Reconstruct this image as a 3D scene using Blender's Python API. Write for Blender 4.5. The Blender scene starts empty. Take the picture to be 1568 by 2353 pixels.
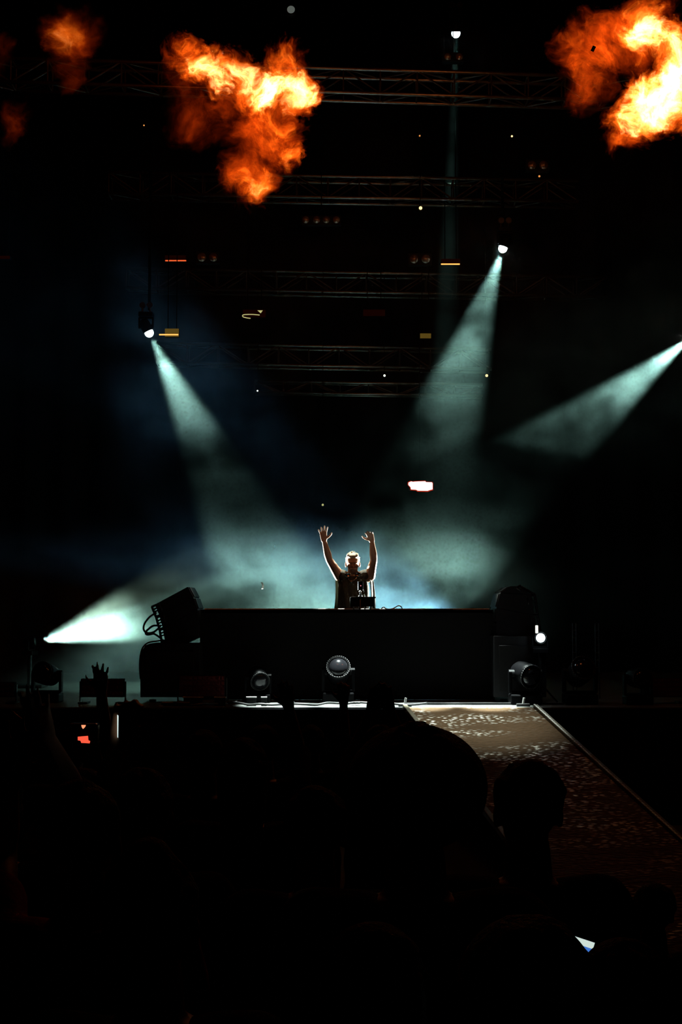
import bpy, bmesh, math, random
from mathutils import Vector, Matrix, noise as mnoise

# ------------------------------------------------------------------ camera, world, lights, exposure
SC = bpy.context.scene
C = SC.collection
R = math.radians
F = 3300.0                     # focal length in pixels of the 1568 x 2353 frame
TH = math.atan(223.5 / F)      # camera pitched up a little: the horizon falls at y = 1400
CAMZ = 2.216
DECK = 1.2
cam_d = bpy.data.cameras.new('camera')
cam = bpy.data.objects.new('camera', cam_d); C.objects.link(cam)
cam_d.sensor_fit = 'VERTICAL'; cam_d.sensor_height = 36; cam_d.lens = F / 2353 * 36
cam_d.clip_start = 0.05; cam_d.clip_end = 200
cam.location = (0, 0, CAMZ); cam.rotation_euler = (R(90) + TH, 0, 0)
SC.camera = cam

def P(px, py, Y):
    """world point seen at pixel (px, py), Y metres in front of the camera position"""
    u = (px - 784) / F; v = (1176.5 - py) / F
    d = Vector((u, math.cos(TH) - v * math.sin(TH), math.sin(TH) + v * math.cos(TH)))
    return Vector((0, 0, CAMZ)) + d * (Y / d.y)

w = bpy.data.worlds.new('night'); SC.world = w; w.use_nodes = True
w.node_tree.nodes['Background'].inputs[0].default_value = (0, 0, 0, 1)
w.node_tree.nodes['Background'].inputs[1].default_value = 0
SC.view_settings.view_transform = 'Standard'; SC.view_settings.look = 'None'
SC.view_settings.exposure = 0; SC.view_settings.gamma = 1; SC.view_settings.use_curve_mapping = False
cy = SC.cycles
cy.max_bounces = 4; cy.diffuse_bounces = 1; cy.glossy_bounces = 2; cy.transmission_bounces = 2
cy.volume_bounces = 0; cy.transparent_max_bounces = 24
cy.volume_step_rate = 1.0; cy.volume_max_steps = 256
cy.sample_clamp_direct = 0; cy.sample_clamp_indirect = 2
cy.use_denoising = True; cy.use_adaptive_sampling = True; cy.adaptive_threshold = .035; cy.adaptive_min_samples = 16

def spot(name, loc, target, power, angle, blend, color, radius=.04):
    l = bpy.data.lights.new(name, 'SPOT'); o = bpy.data.objects.new(name, l); C.objects.link(o)
    l.energy = power; l.spot_size = R(angle); l.spot_blend = blend; l.color = color
    l.shadow_soft_size = radius
    o.location = loc; o.rotation_euler = (Vector(target) - Vector(loc)).to_track_quat('-Z', 'Y').to_euler()
    return o
def point(name, loc, power, color, radius=.3):
    l = bpy.data.lights.new(name, 'POINT'); o = bpy.data.objects.new(name, l); C.objects.link(o)
    l.energy = power; l.color = color; l.shadow_soft_size = radius; o.location = loc
    return o

TEAL = (.46, .97, .82); BLUE = (.20, .60, 1.0); WARM = (1.0, .93, .66); GREEN = (.60, 1.0, .76)
# (lamp pixel, depth, pixel and depth it aims at)
LAMPS = {
 'A': (P(343, 765, 18.6), P(575, 1240, 18.8)),
 'B': (P(1156, 571, 18.6), P(965, 1150, 18.8)),
 'C': (P(1588, 776, 18.6), P(1330, 985, 18.7)),
 'D': (P(1048, 77, 18.6), P(1036, 460, 19.3)),
 'E': (P(84, 1475, 18.8), P(560, 1385, 18.8)),
 'F': (P(1150, 1500, 18.7), P(960, 1392, 18.8)),
}
def off(k, d=.075):
    a, b = LAMPS[k]; return a + (b - a).normalized() * d
spot('beam_light', off('A'), LAMPS['A'][1], 8400, 27, .7, TEAL)
spot('beam_light', off('B'), LAMPS['B'][1], 6800, 27, .7, TEAL)
spot('beam_light', off('C'), LAMPS['C'][1], 9500, 27, .7, TEAL)
spot('beam_light', off('D'), LAMPS['D'][1], 1500, 5.5, .6, TEAL)
spot('side_light', off('E', .075), LAMPS['E'][1], 2500, 25, .5, TEAL)
spot('side_wash', off('E', .075), P(600, 1325, 18.9), 800, 40, .7, GREEN)
spot('blue_wash', off('F', .12), LAMPS['F'][1], 3200, 44, .9, BLUE)
# unseen spots added high over the booth to light deck front and ramp head
for x_ in (-.62, .12, .86, 1.55):
    spot('added_deck_spot', (x_ * .9, 16.1, 10.4), (x_, 15.33, DECK), 90000, 6.2, .5, (.85, 1, .95), .05)
spot('added_deck_spot', (1.4, 16.1, 10.4), (1.35, 14.45, DECK - .1), 9000, 13, 1, (.9, 1, .9), .05)
# rim spots with no fixture, added behind the performer to draw the outline
spot('added_rim_spot', P(560, 1394, 18.2), P(806, 1285, 16.95), 2600, 36, .5, (.95, 1, .9))
spot('added_rim_spot', P(1065, 1394, 18.2), P(816, 1285, 16.95), 2600, 36, .5, (.95, 1, .9))
spot('added_rim_spot', P(812, 640, 18.25), P(812, 1300, 16.95), 3500, 12, .6, (.95, 1, .9))
# light given off by the fireballs
point('flame_light', P(600, 230, 13.0), 18, (1, .20, .04), .5)
point('flame_light', P(1490, 200, 13.0), 28, (1, .20, .04), .5)
point('flame_light', P(155, 110, 15.4), 5, (1, .15, .03), .3)

# ------------------------------------------------------------------ helpers
def tag(o, label=None, cat=None, group=None, kind=None):
    if label: o['label'] = label
    if cat: o['category'] = cat
    if group: o['group'] = group
    if kind: o['kind'] = kind
    return o
def thing(name, label, cat, loc=(0, 0, 0), rz=0, group=None):
    o = bpy.data.objects.new(name, None); C.objects.link(o); o.empty_display_size = .1
    o.location = loc; o.rotation_euler = (0, 0, rz)
    return tag(o, label, cat, group)
def new_obj(name, me, mat, parent=None, world=False):
    o = bpy.data.objects.new(name, me); C.objects.link(o)
    if mat is not None:
        me.materials.clear(); me.materials.append(mat)
    if parent:
        o.parent = parent
        if world:
            M = Matrix.LocRotScale(parent.location, parent.rotation_euler, parent.scale)
            g = parent.parent
            if g: M = Matrix.LocRotScale(g.location, g.rotation_euler, g.scale) @ M
            o.matrix_parent_inverse = M.inverted()
    return o

class MB:
    def __init__(s): s.bm = bmesh.new()
    def box(s, c, size, rot=None, bevel=0):
        g = bmesh.ops.create_cube(s.bm, size=1)
        vs = g['verts']
        M = Matrix.Translation(Vector(c)) @ (rot.to_matrix().to_4x4() if rot is not None else Matrix()) @ Matrix.Diagonal((*size, 1))
        bmesh.ops.transform(s.bm, matrix=M, verts=vs)
        if bevel:
            es = list({e for v in vs for e in v.link_edges})
            bmesh.ops.bevel(s.bm, geom=es, offset=bevel, segments=2, affect='EDGES', profile=.6)
        return s
    def tube(s, a, b, r, r2=None, n=10):
        a = Vector(a); b = Vector(b); d = b - a
        if d.length < 1e-6: return s
        q = d.to_track_quat('Z', 'Y')
        M = Matrix.Translation((a + b) / 2) @ q.to_matrix().to_4x4()
        bmesh.ops.create_cone(s.bm, cap_ends=True, segments=n, radius1=r, radius2=r if r2 is None else r2, depth=d.length, matrix=M)
        return s
    def ball(s, c, r, sub=3, scale=(1, 1, 1), rot=None):
        M = Matrix.Translation(Vector(c)) @ (rot.to_matrix().to_4x4() if rot is not None else Matrix()) @ Matrix.Diagonal((*scale, 1))
        bmesh.ops.create_icosphere(s.bm, subdivisions=sub, radius=r, matrix=M); return s
    def lathe(s, prof, M=Matrix(), n=28):
        """prof: list of (radius, z)"""
        rings = []
        for r, z in prof:
            rings.append([s.bm.verts.new(M @ Vector((r * math.cos(2 * math.pi * i / n), r * math.sin(2 * math.pi * i / n), z))) for i in range(n)])
        for A, B in zip(rings, rings[1:]):
            for i in range(n):
                s.bm.faces.new((A[i], A[(i + 1) % n], B[(i + 1) % n], B[i]))
        s.bm.faces.new(rings[0][::-1]); s.bm.faces.new(rings[-1]); return s
    def loft(s, secs, n=24, power=2.0):
        """secs: (centre, rx, ry) horizontal oval sections from bottom to top"""
        rings = []
        for c, rx, ry in secs:
            ring = []
            for i in range(n):
                t = 2 * math.pi * i / n; ct, st = math.cos(t), math.sin(t)
                ring.append(s.bm.verts.new(Vector(c) + Vector((rx * math.copysign(abs(ct) ** (2 / power), ct), ry * math.copysign(abs(st) ** (2 / power), st), 0))))
            rings.append(ring)
        for A, B in zip(rings, rings[1:]):
            for i in range(n): s.bm.faces.new((A[i], A[(i + 1) % n], B[(i + 1) % n], B[i]))
        s.bm.faces.new(rings[0][::-1]); s.bm.faces.new(rings[-1]); return s
    def limb(s, pts, rad, n=12):
        """round tapered limb with ball joints"""
        for i in range(len(pts) - 1):
            s.tube(pts[i], pts[i + 1], rad[i], rad[i + 1], n)
        for p, r in zip(pts, rad): s.ball(p, r, 2)
        return s
    def prism(s, pts2, y0, y1, f=None):
        """polygon given in (x, z) extruded along y"""
        A = [s.bm.verts.new((x, y0, z)) for x, z in pts2]; B = [s.bm.verts.new((x, y1, z)) for x, z in pts2]
        n = len(A)
        s.bm.faces.new(A); s.bm.faces.new(B[::-1])
        for i in range(n): s.bm.faces.new((A[i], B[i], B[(i + 1) % n], A[(i + 1) % n]))
        return s
    def curve(s, pts, r, n=8, sub=6, closed=False):
        """smooth tube through points (Catmull-Rom)"""
        pts = [Vector(p) for p in pts]; out = []
        m = len(pts)
        for i in range(m if closed else m - 1):
            p0 = pts[(i - 1) % m] if (closed or i > 0) else pts[0]
            p1 = pts[i]; p2 = pts[(i + 1) % m]
            p3 = pts[(i + 2) % m] if (closed or i + 2 < m) else pts[-1]
            for k in range(sub):
                t = k / sub
                out.append(.5 * ((2 * p1) + (-p0 + p2) * t + (2 * p0 - 5 * p1 + 4 * p2 - p3) * t * t + (-p0 + 3 * p1 - 3 * p2 + p3) * t ** 3))
        if not closed: out.append(pts[-1])
        rings = []; L = len(out)
        up = Vector((0, 0, 1))
        prev = None
        for i, p in enumerate(out):
            d = (out[(i + 1) % L] - out[i - 1]) if closed else (out[min(i + 1, L - 1)] - out[max(i - 1, 0)])
            d.normalize()
            if prev is None:
                a = d.cross(up)
                if a.length < .1: a = d.cross(Vector((1, 0, 0)))
            else:
                a = prev - d * prev.dot(d)
            a.normalize(); prev = a
            b = d.cross(a)
            rings.append([s.bm.verts.new(p + a * (r * math.cos(2 * math.pi * k / n)) + b * (r * math.sin(2 * math.pi * k / n))) for k in range(n)])
        for i in range(L if closed else L - 1):
            A = rings[i]; B = rings[(i + 1) % L]
            for k in range(n): s.bm.faces.new((A[k], A[(k + 1) % n], B[(k + 1) % n], B[k]))
        if not closed: s.bm.faces.new(rings[0][::-1]); s.bm.faces.new(rings[-1])
        return s
    def mesh(s, name='m'):
        bmesh.ops.recalc_face_normals(s.bm, faces=s.bm.faces)
        me = bpy.data.meshes.new(name); s.bm.to_mesh(me); s.bm.free(); return me
    def build(s, name, mat, parent=None, smooth=False, world=False):
        me = s.mesh(name)
        if smooth: me.shade_smooth()
        return new_obj(name, me, mat, parent, world)
    def remeshed(s, name, mat, parent=None, voxel=.01, smooth=2, world=False, disp=None):
        """union of all pieces as one continuous surface"""
        me = s.mesh(name); o = bpy.data.objects.new('tmp', me); C.objects.link(o)
        m = o.modifiers.new('r', 'REMESH'); m.mode = 'VOXEL'; m.voxel_size = voxel; m.use_smooth_shade = True
        if smooth:
            k = o.modifiers.new('s', 'SMOOTH'); k.factor = .6; k.iterations = smooth
        dg = bpy.context.evaluated_depsgraph_get()
        me2 = bpy.data.meshes.new_from_object(o.evaluated_get(dg))
        bpy.data.objects.remove(o); bpy.data.meshes.remove(me)
        me2.name = name
        if disp:
            for v in me2.vertices: v.co += disp(v.co)
        me2.shade_smooth()
        return new_obj(name, me2, mat, parent, world)

# ------------------------------------------------------------------ materials
def principled(name, col, rough=.6, metal=0, spec=.5, noise=0, nscale=20, bump=0, bscale=60, sheen=0):
    m = bpy.data.materials.new(name); m.use_nodes = True; nt = m.node_tree; b = nt.nodes['Principled BSDF']
    b.inputs['Base Color'].default_value = (*col, 1); b.inputs['Roughness'].default_value = rough
    b.inputs['Metallic'].default_value = metal; b.inputs['Specular IOR Level'].default_value = spec
    if sheen: b.inputs['Sheen Weight'].default_value = sheen
    tc = nt.nodes.new('ShaderNodeTexCoord')
    if noise:
        n = nt.nodes.new('ShaderNodeTexNoise'); n.inputs['Scale'].default_value = nscale; n.inputs['Detail'].default_value = 5
        nt.links.new(tc.outputs['Object'], n.inputs['Vector'])
        mx = nt.nodes.new('ShaderNodeMix'); mx.data_type = 'RGBA'
        mx.inputs[6].default_value = (*[c * (1 - noise) for c in col], 1); mx.inputs[7].default_value = (*[min(1, c * (1 + noise)) for c in col], 1)
        nt.links.new(n.outputs['Fac'], mx.inputs[0]); nt.links.new(mx.outputs[2], b.inputs['Base Color'])
    if bump:
        n = nt.nodes.new('ShaderNodeTexNoise'); n.inputs['Scale'].default_value = bscale; n.inputs['Detail'].default_value = 3
        nt.links.new(tc.outputs['Object'], n.inputs['Vector'])
        bp = nt.nodes.new('ShaderNodeBump'); bp.inputs['Strength'].default_value = bump; bp.inputs['Distance'].default_value = .01
        nt.links.new(n.outputs['Fac'], bp.inputs['Height']); nt.links.new(bp.outputs[0], b.inputs['Normal'])
    return m
def emit(name, col, strength, sample=False):
    m = bpy.data.materials.new(name); m.use_nodes = True; nt = m.node_tree; nt.nodes.clear()
    e = nt.nodes.new('ShaderNodeEmission'); e.inputs[0].default_value = (*col, 1); e.inputs[1].default_value = strength
    o = nt.nodes.new('ShaderNodeOutputMaterial'); nt.links.new(e.outputs[0], o.inputs[0])
    m.cycles.emission_sampling = 'AUTO' if sample else 'NONE'
    return m
M = {}
M['black'] = principled('black_paint', (.003, .003, .0035), .6, spec=.15, noise=.2)
M['booth'] = principled('black_booth_cloth', (.004, .004, .004), .95, spec=.05, noise=.2, bump=.2)
M['hanger'] = principled('matt_black_wire', (.002, .002, .002), 1, spec=0)
M['plastic'] = principled('black_plastic', (.0015, .0015, .0018), .45, spec=.04, noise=.2)
M['gloss'] = principled('black_gloss', (.005, .005, .006), .12, spec=.3)
M['grille'] = principled('black_grille', (.004, .004, .004), .6, spec=.1, bump=.3, bscale=300)
M['lattice'] = principled('dull_aluminium', (.035, .03, .027), .5, metal=.5, noise=.2)
M['alu'] = principled('truss_aluminium', (.20, .17, .14), .35, metal=.9, noise=.2)
M['rig'] = principled('dark_steel', (.03, .03, .03), .4, metal=.8, noise=.2)
M['edge'] = principled('metal_edge', (.75, .75, .72), .35, metal=.6)
M['cable'] = principled('cable_rubber', (.01, .01, .01), .5)
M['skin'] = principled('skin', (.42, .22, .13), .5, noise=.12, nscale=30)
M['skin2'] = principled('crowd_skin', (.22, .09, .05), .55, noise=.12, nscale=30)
M['blond'] = principled('blond_hair', (.42, .34, .20), .45, noise=.5, nscale=60, bump=1, bscale=160)
M['hair'] = principled('dark_hair', (.012, .009, .007), .7, noise=.4, nscale=60, bump=1, bscale=160, spec=.1)
M['tee'] = principled('washed_black_cloth', (.045, .045, .026), .85, noise=.2, bump=.4, bscale=40)
M['black_cloth'] = principled('black_cloth', (.010, .010, .010), .95, noise=.3, bump=.4, bscale=40, spec=.05)
M['red_cloth'] = principled('red_cloth', (.30, .02, .012), .9, noise=.3, bump=.4, bscale=40, spec=.1)
M['denim'] = principled('dark_denim', (.015, .018, .03), .9, noise=.3, bump=.3, bscale=80)
M['shoe'] = principled('shoe_leather', (.02, .02, .02), .6)
M['silver'] = principled('silver', (.8, .8, .78), .2, metal=1)
M['curtain'] = principled('black_drape', (.004, .004, .0045), 1, spec=0, bump=.3, bscale=3)
M['ground'] = principled('arena_floor', (.02, .018, .017), .85, noise=.3)
M['bulb'] = emit('lamp_white', (.80, 1, 1), 14)
M['star'] = emit('lamp_star', (.75, .95, 1), 30)
M['amber'] = emit('lamp_amber', (1, .62, .25), 2.2)
M['ember'] = emit('lamp_ember', (1, .35, .08), .8)
M['wdot'] = emit('lamp_small_white', (.9, .95, .8), 1.4)

def deck_mat():
    m = principled('stage_deck', (.30, .31, .30), .38)
    nt = m.node_tree; b = nt.nodes['Principled BSDF']; tc = nt.nodes.new('ShaderNodeTexCoord')
    mp = nt.nodes.new('ShaderNodeMapping'); mp.inputs['Scale'].default_value = (1, 3, 1)
    n = nt.nodes.new('ShaderNodeTexNoise'); n.inputs['Scale'].default_value = 6; n.inputs['Detail'].default_value = 8
    nt.links.new(tc.outputs['Object'], mp.inputs[0]); nt.links.new(mp.outputs[0], n.inputs['Vector'])
    r = nt.nodes.new('ShaderNodeValToRGB'); r.color_ramp.elements[0].position = .35; r.color_ramp.elements[0].color = (.03, .03, .03, 1)
    r.color_ramp.elements[1].position = .6; r.color_ramp.elements[1].color = (.08, .085, .08, 1)
    nt.links.new(n.outputs[0], r.inputs[0]); nt.links.new(r.outputs[0], b.inputs['Base Color'])
    return m
M['deck'] = deck_mat()
def ramp_mat():
    """brown anti-slip plate studded with short worn metal bars"""
    m = principled('tread_plate', (.05, .03, .015), .7, spec=.08)
    nt = m.node_tree; b = nt.nodes['Principled BSDF']; tc = nt.nodes.new('ShaderNodeTexCoord')
    mp = nt.nodes.new('ShaderNodeMapping'); mp.inputs['Scale'].default_value = (.42, 1, 1)
    v = nt.nodes.new('ShaderNodeTexVoronoi'); v.inputs['Scale'].default_value = 36
    nt.links.new(tc.outputs['Object'], mp.inputs[0]); nt.links.new(mp.outputs[0], v.inputs['Vector'])
    bp = nt.nodes.new('ShaderNodeBump'); bp.inputs['Strength'].default_value = 1; bp.inputs['Distance'].default_value = .02; bp.invert = True
    nt.links.new(v.outputs['Distance'], bp.inputs['Height']); nt.links.new(bp.outputs[0], b.inputs['Normal'])
    n = nt.nodes.new('ShaderNodeTexNoise'); n.inputs['Scale'].default_value = 1.7; n.inputs['Detail'].default_value = 4
    mp2 = nt.nodes.new('ShaderNodeMapping'); mp2.inputs['Scale'].default_value = (.5, 1.6, 1)
    nt.links.new(tc.outputs['Object'], mp2.inputs[0]); nt.links.new(mp2.outputs[0], n.inputs['Vector'])
    worn = nt.nodes.new('ShaderNodeMapRange'); worn.inputs[1].default_value = .40; worn.inputs[2].default_value = .60; nt.links.new(n.outputs[0], worn.inputs[0])
    st = nt.nodes.new('ShaderNodeMapRange'); st.inputs[1].default_value = .42; st.inputs[2].default_value = .25; nt.links.new(v.outputs['Distance'], st.inputs[0])
    mk = nt.nodes.new('ShaderNodeMath'); mk.operation = 'MULTIPLY'; nt.links.new(worn.outputs[0], mk.inputs[0]); nt.links.new(st.outputs[0], mk.inputs[1])
    mx = nt.nodes.new('ShaderNodeMix'); mx.data_type = 'RGBA'; mx.inputs[6].default_value = (.05, .028, .012, 1); mx.inputs[7].default_value = (.5, .5, .45, 1)
    nt.links.new(mk.outputs[0], mx.inputs[0]); nt.links.new(mx.outputs[2], b.inputs['Base Color'])
    nt.links.new(mk.outputs[0], b.inputs['Metallic'])
    rr = nt.nodes.new('ShaderNodeMapRange'); rr.inputs[3].default_value = .75; rr.inputs[4].default_value = .35; nt.links.new(mk.outputs[0], rr.inputs[0]); nt.links.new(rr.outputs[0], b.inputs['Roughness'])
    return m
M['tread'] = ramp_mat()

# ---- volumes
def math_node(nt, op, a, b=None, c=None, clamp=False):
    n = nt.nodes.new('ShaderNodeMath'); n.operation = op; n.use_clamp = clamp
    for i, v in enumerate((a, b, c)):
        if v is None: continue
        if isinstance(v, (int, float)): n.inputs[i].default_value = v
        else: nt.links.new(v, n.inputs[i])
    return n.outputs[0]
def haze_mat(base, layers, nscale, contrast, step, puffs=(), col=(1, 1, 1)):
    """stage haze: density by height (layers: z, factor), broken up by turbulence; thicker puffs where smoke rolls"""
    m = bpy.data.materials.new('haze'); m.use_nodes = True; nt = m.node_tree; nt.nodes.clear()
    out = nt.nodes.new('ShaderNodeOutputMaterial')
    tc = nt.nodes.new('ShaderNodeTexCoord'); sp = nt.nodes.new('ShaderNodeSeparateXYZ'); nt.links.new(tc.outputs['Object'], sp.inputs[0])
    z0, z1 = layers[0][0], layers[-1][0]
    mr = nt.nodes.new('ShaderNodeMapRange'); mr.inputs[1].default_value = z0; mr.inputs[2].default_value = z1
    nt.links.new(sp.outputs[2], mr.inputs[0])
    cr = nt.nodes.new('ShaderNodeFloatCurve'); cu = cr.mapping.curves[0]
    while len(cu.points) < len(layers): cu.points.new(.5, .5)
    for p, (z, f) in zip(cu.points, layers): p.location = ((z - z0) / (z1 - z0), f)
    cr.mapping.update(); nt.links.new(mr.outputs[0], cr.inputs[1])
    n = nt.nodes.new('ShaderNodeTexNoise'); n.inputs['Scale'].default_value = nscale; n.inputs['Detail'].default_value = 3.5; n.inputs['Roughness'].default_value = .55; n.inputs['Distortion'].default_value = .3
    mp = nt.nodes.new('ShaderNodeMapping'); mp.inputs['Scale'].default_value = (1, .6, 1.5); mp.inputs['Location'].default_value = (3.1, 0, 1.7)
    nt.links.new(tc.outputs['Object'], mp.inputs[0]); nt.links.new(mp.outputs[0], n.inputs['Vector'])
    k = nt.nodes.new('ShaderNodeMapRange'); k.interpolation_type = 'SMOOTHSTEP'; k.inputs[1].default_value = .5 - .5 / contrast; k.inputs[2].default_value = .5 + .5 / contrast
    nt.links.new(n.outputs[0], k.inputs[0])
    k2 = math_node(nt, 'ADD', math_node(nt, 'MULTIPLY', k.outputs[0], 1.3), .12)
    # the low bank of smoke thins out beyond the right end of the booth
    ex = nt.nodes.new('ShaderNodeMapRange'); ex.interpolation_type = 'SMOOTHSTEP'; ex.inputs[1].default_value = 1.7; ex.inputs[2].default_value = 3.0; ex.inputs[3].default_value = 1; ex.inputs[4].default_value = .03
    nt.links.new(sp.outputs[0], ex.inputs[0])
    ez = nt.nodes.new('ShaderNodeMapRange'); ez.inputs[1].default_value = 3.4; ez.inputs[2].default_value = 4.6; nt.links.new(sp.outputs[2], ez.inputs[0])
    d = math_node(nt, 'MULTIPLY', math_node(nt, 'MULTIPLY', cr.outputs[0], k2), math_node(nt, 'MAXIMUM', ex.outputs[0], ez.outputs[0]))
    # and the high layer thins out towards the left wing
    xl_ = nt.nodes.new('ShaderNodeMapRange'); xl_.interpolation_type = 'SMOOTHSTEP'; xl_.inputs[1].default_value = -3.3; xl_.inputs[2].default_value = -2.5; xl_.inputs[3].default_value = .05; xl_.inputs[4].default_value = 1
    nt.links.new(sp.outputs[0], xl_.inputs[0])
    zl_ = nt.nodes.new('ShaderNodeMapRange'); zl_.inputs[1].default_value = 3.6; zl_.inputs[2].default_value = 2.6; nt.links.new(sp.outputs[2], zl_.inputs[0])
    d = math_node(nt, 'MULTIPLY', d, math_node(nt, 'MAXIMUM', xl_.outputs[0], zl_.outputs[0]))
    for (c, r, a) in puffs:
        dist = nt.nodes.new('ShaderNodeVectorMath'); dist.operation = 'DISTANCE'; dist.inputs[1].default_value = c
        nt.links.new(tc.outputs['Object'], dist.inputs[0])
        q = nt.nodes.new('ShaderNodeMapRange'); q.interpolation_type = 'SMOOTHSTEP'; q.inputs[1].default_value = r; q.inputs[2].default_value = r * .2; q.inputs[3].default_value = 0; q.inputs[4].default_value = a
        nt.links.new(dist.outputs['Value'], q.inputs[0])
        d = math_node(nt, 'ADD', d, math_node(nt, 'MULTIPLY', q.outputs[0], k2))
    d = math_node(nt, 'MULTIPLY', d, base)
    s = nt.nodes.new('ShaderNodeVolumeScatter'); s.inputs['Color'].default_value = (*col, 1); s.inputs['Anisotropy'].default_value = .25
    nt.links.new(d, s.inputs['Density']); nt.links.new(s.outputs[0], out.inputs['Volume'])
    m.cycles.volume_step_rate = step
    return m

def flame_mat(name, blobs, strength, nscale, seed, step, thresh=.30):
    """burning gas: sum of soft lobes (centre, radius xyz, weight), torn by warped turbulence"""
    m = bpy.data.materials.new(name); m.use_nodes = True; nt = m.node_tree; nt.nodes.clear()
    out = nt.nodes.new('ShaderNodeOutputMaterial'); tc = nt.nodes.new('ShaderNodeTexCoord')
    w1 = nt.nodes.new('ShaderNodeTexNoise'); w1.inputs['Scale'].default_value = nscale * .55; w1.inputs['Detail'].default_value = 3
    mp = nt.nodes.new('ShaderNodeMapping'); mp.inputs['Location'].default_value = (seed * 3.7, seed * 1.3, seed * 2.1)
    nt.links.new(tc.outputs['Object'], mp.inputs[0]); nt.links.new(mp.outputs[0], w1.inputs['Vector'])
    off_ = nt.nodes.new('ShaderNodeVectorMath'); off_.operation = 'MULTIPLY_ADD'
    nt.links.new(w1.outputs['Color'], off_.inputs[0]); off_.inputs[1].default_value = (.55, .55, .55)
    nt.links.new(tc.outputs['Object'], off_.inputs[2])
    sub = nt.nodes.new('ShaderNodeVectorMath'); sub.operation = 'SUBTRACT'; nt.links.new(off_.outputs[0], sub.inputs[0]); sub.inputs[1].default_value = (.275, .275, .275)
    w2 = nt.nodes.new('ShaderNodeTexNoise'); w2.inputs['Scale'].default_value = nscale * 2.8; w2.inputs['Detail'].default_value = 4; w2.inputs['Roughness'].default_value = .65
    nt.links.new(sub.outputs[0], w2.inputs['Vector'])
    o2 = nt.nodes.new('ShaderNodeVectorMath'); o2.operation = 'MULTIPLY_ADD'; nt.links.new(w2.outputs['Color'], o2.inputs[0]); o2.inputs[1].default_value = (.40, .40, .40); nt.links.new(sub.outputs[0], o2.inputs[2])
    o3 = nt.nodes.new('ShaderNodeVectorMath'); o3.operation = 'SUBTRACT'; nt.links.new(o2.outputs[0], o3.inputs[0]); o3.inputs[1].default_value = (.20, .20, .20)
    pos = o3.outputs[0]
    tot = None
    for (c, r, wt) in blobs:
        a = nt.nodes.new('ShaderNodeVectorMath'); a.operation = 'SUBTRACT'; nt.links.new(pos, a.inputs[0]); a.inputs[1].default_value = c
        b = nt.nodes.new('ShaderNodeVectorMath'); b.operation = 'DIVIDE'; nt.links.new(a.outputs[0], b.inputs[0]); b.inputs[1].default_value = r
        d = nt.nodes.new('ShaderNodeVectorMath'); d.operation = 'LENGTH'; nt.links.new(b.outputs[0], d.inputs[0])
        q = nt.nodes.new('ShaderNodeMapRange'); q.interpolation_type = 'SMOOTHSTEP'; q.inputs[1].default_value = 1.0; q.inputs[2].default_value = 0.0
        q.inputs[3].default_value = 0; q.inputs[4].default_value = wt; nt.links.new(d.outputs['Value'], q.inputs[0])
        tot = q.outputs[0] if tot is None else math_node(nt, 'ADD', tot, q.outputs[0])
    n = nt.nodes.new('ShaderNodeTexNoise'); n.inputs['Scale'].default_value = nscale * 1.5; n.inputs['Detail'].default_value = 5; n.inputs['Roughness'].default_value = .68; n.inputs['Distortion'].default_value = .5
    mp2 = nt.nodes.new('ShaderNodeMapping'); mp2.inputs['Location'].default_value = (seed, 0, 0); mp2.inputs['Scale'].default_value = (1, 1, .75)
    nt.links.new(pos, mp2.inputs[0]); nt.links.new(mp2.outputs[0], n.inputs['Vector'])
    # turbulence tears the lobes
    t = math_node(nt, 'MULTIPLY', math_node(nt, 'SUBTRACT', n.outputs[0], .5), 5.0)
    t = math_node(nt, 'ADD', t, .75, clamp=False)
    t = math_node(nt, 'MAXIMUM', t, 0.02)
    e = math_node(nt, 'MULTIPLY', tot, math_node(nt, 'POWER', t, 2.4))
    cr = nt.nodes.new('ShaderNodeValToRGB'); el = cr.color_ramp.elements
    el[0].position = 0; el[0].color = (1, .06, .002, 1); el[1].position = 1; el[1].color = (1, .42, .13, 1)
    x = el.new(.35); x.color = (1, .17, .008, 1)
    nt.links.new(math_node(nt, 'MULTIPLY', e, .22, clamp=True), cr.inputs[0])
    em = nt.nodes.new('ShaderNodeEmission'); nt.links.new(cr.outputs[0], em.inputs[0])
    nt.links.new(math_node(nt, 'MULTIPLY', e, strength), em.inputs[1])
    nt.links.new(em.outputs[0], out.inputs['Volume'])
    m.cycles.volume_step_rate = step; m.cycles.emission_sampling = 'NONE'
    return m

# ------------------------------------------------------------------ setting
def struct(name, o): o.name = name; o['kind'] = 'structure'; return o
struct('floor', MB().box((0, 12, -.05), (26, 28, .1)).build('floor', M['ground']))
struct('stage_deck', MB().box((0, 19.35, DECK - .02), (22, 8.7, .04)).build('stage_deck', M['deck']))
struct('stage_fascia', MB().box((0, 14.96, (DECK - .012) / 2), (22, .05, DECK - .012)).build('stage_fascia', M['curtain']))
d = MB()
npl = 240
for i in range(npl):
    a = -13 + 26 * i / npl; b = -13 + 26 * (i + 1) / npl
    ya = 23.4 + .12 * math.sin(i * 1.1); yb = 23.4 + .12 * math.sin((i + 1) * 1.1)
    v = [d.bm.verts.new(p) for p in ((a, ya, 0), (b, yb, 0), (b, yb, 15), (a, ya, 15))]; d.bm.faces.new(v)
bmesh.ops.remove_doubles(d.bm, verts=d.bm.verts, dist=1e-4)
bmesh.ops.solidify(d.bm, geom=d.bm.faces[:], thickness=.03)
struct('wall_back', d.build('wall_back', M['curtain'], smooth=True))

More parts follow.
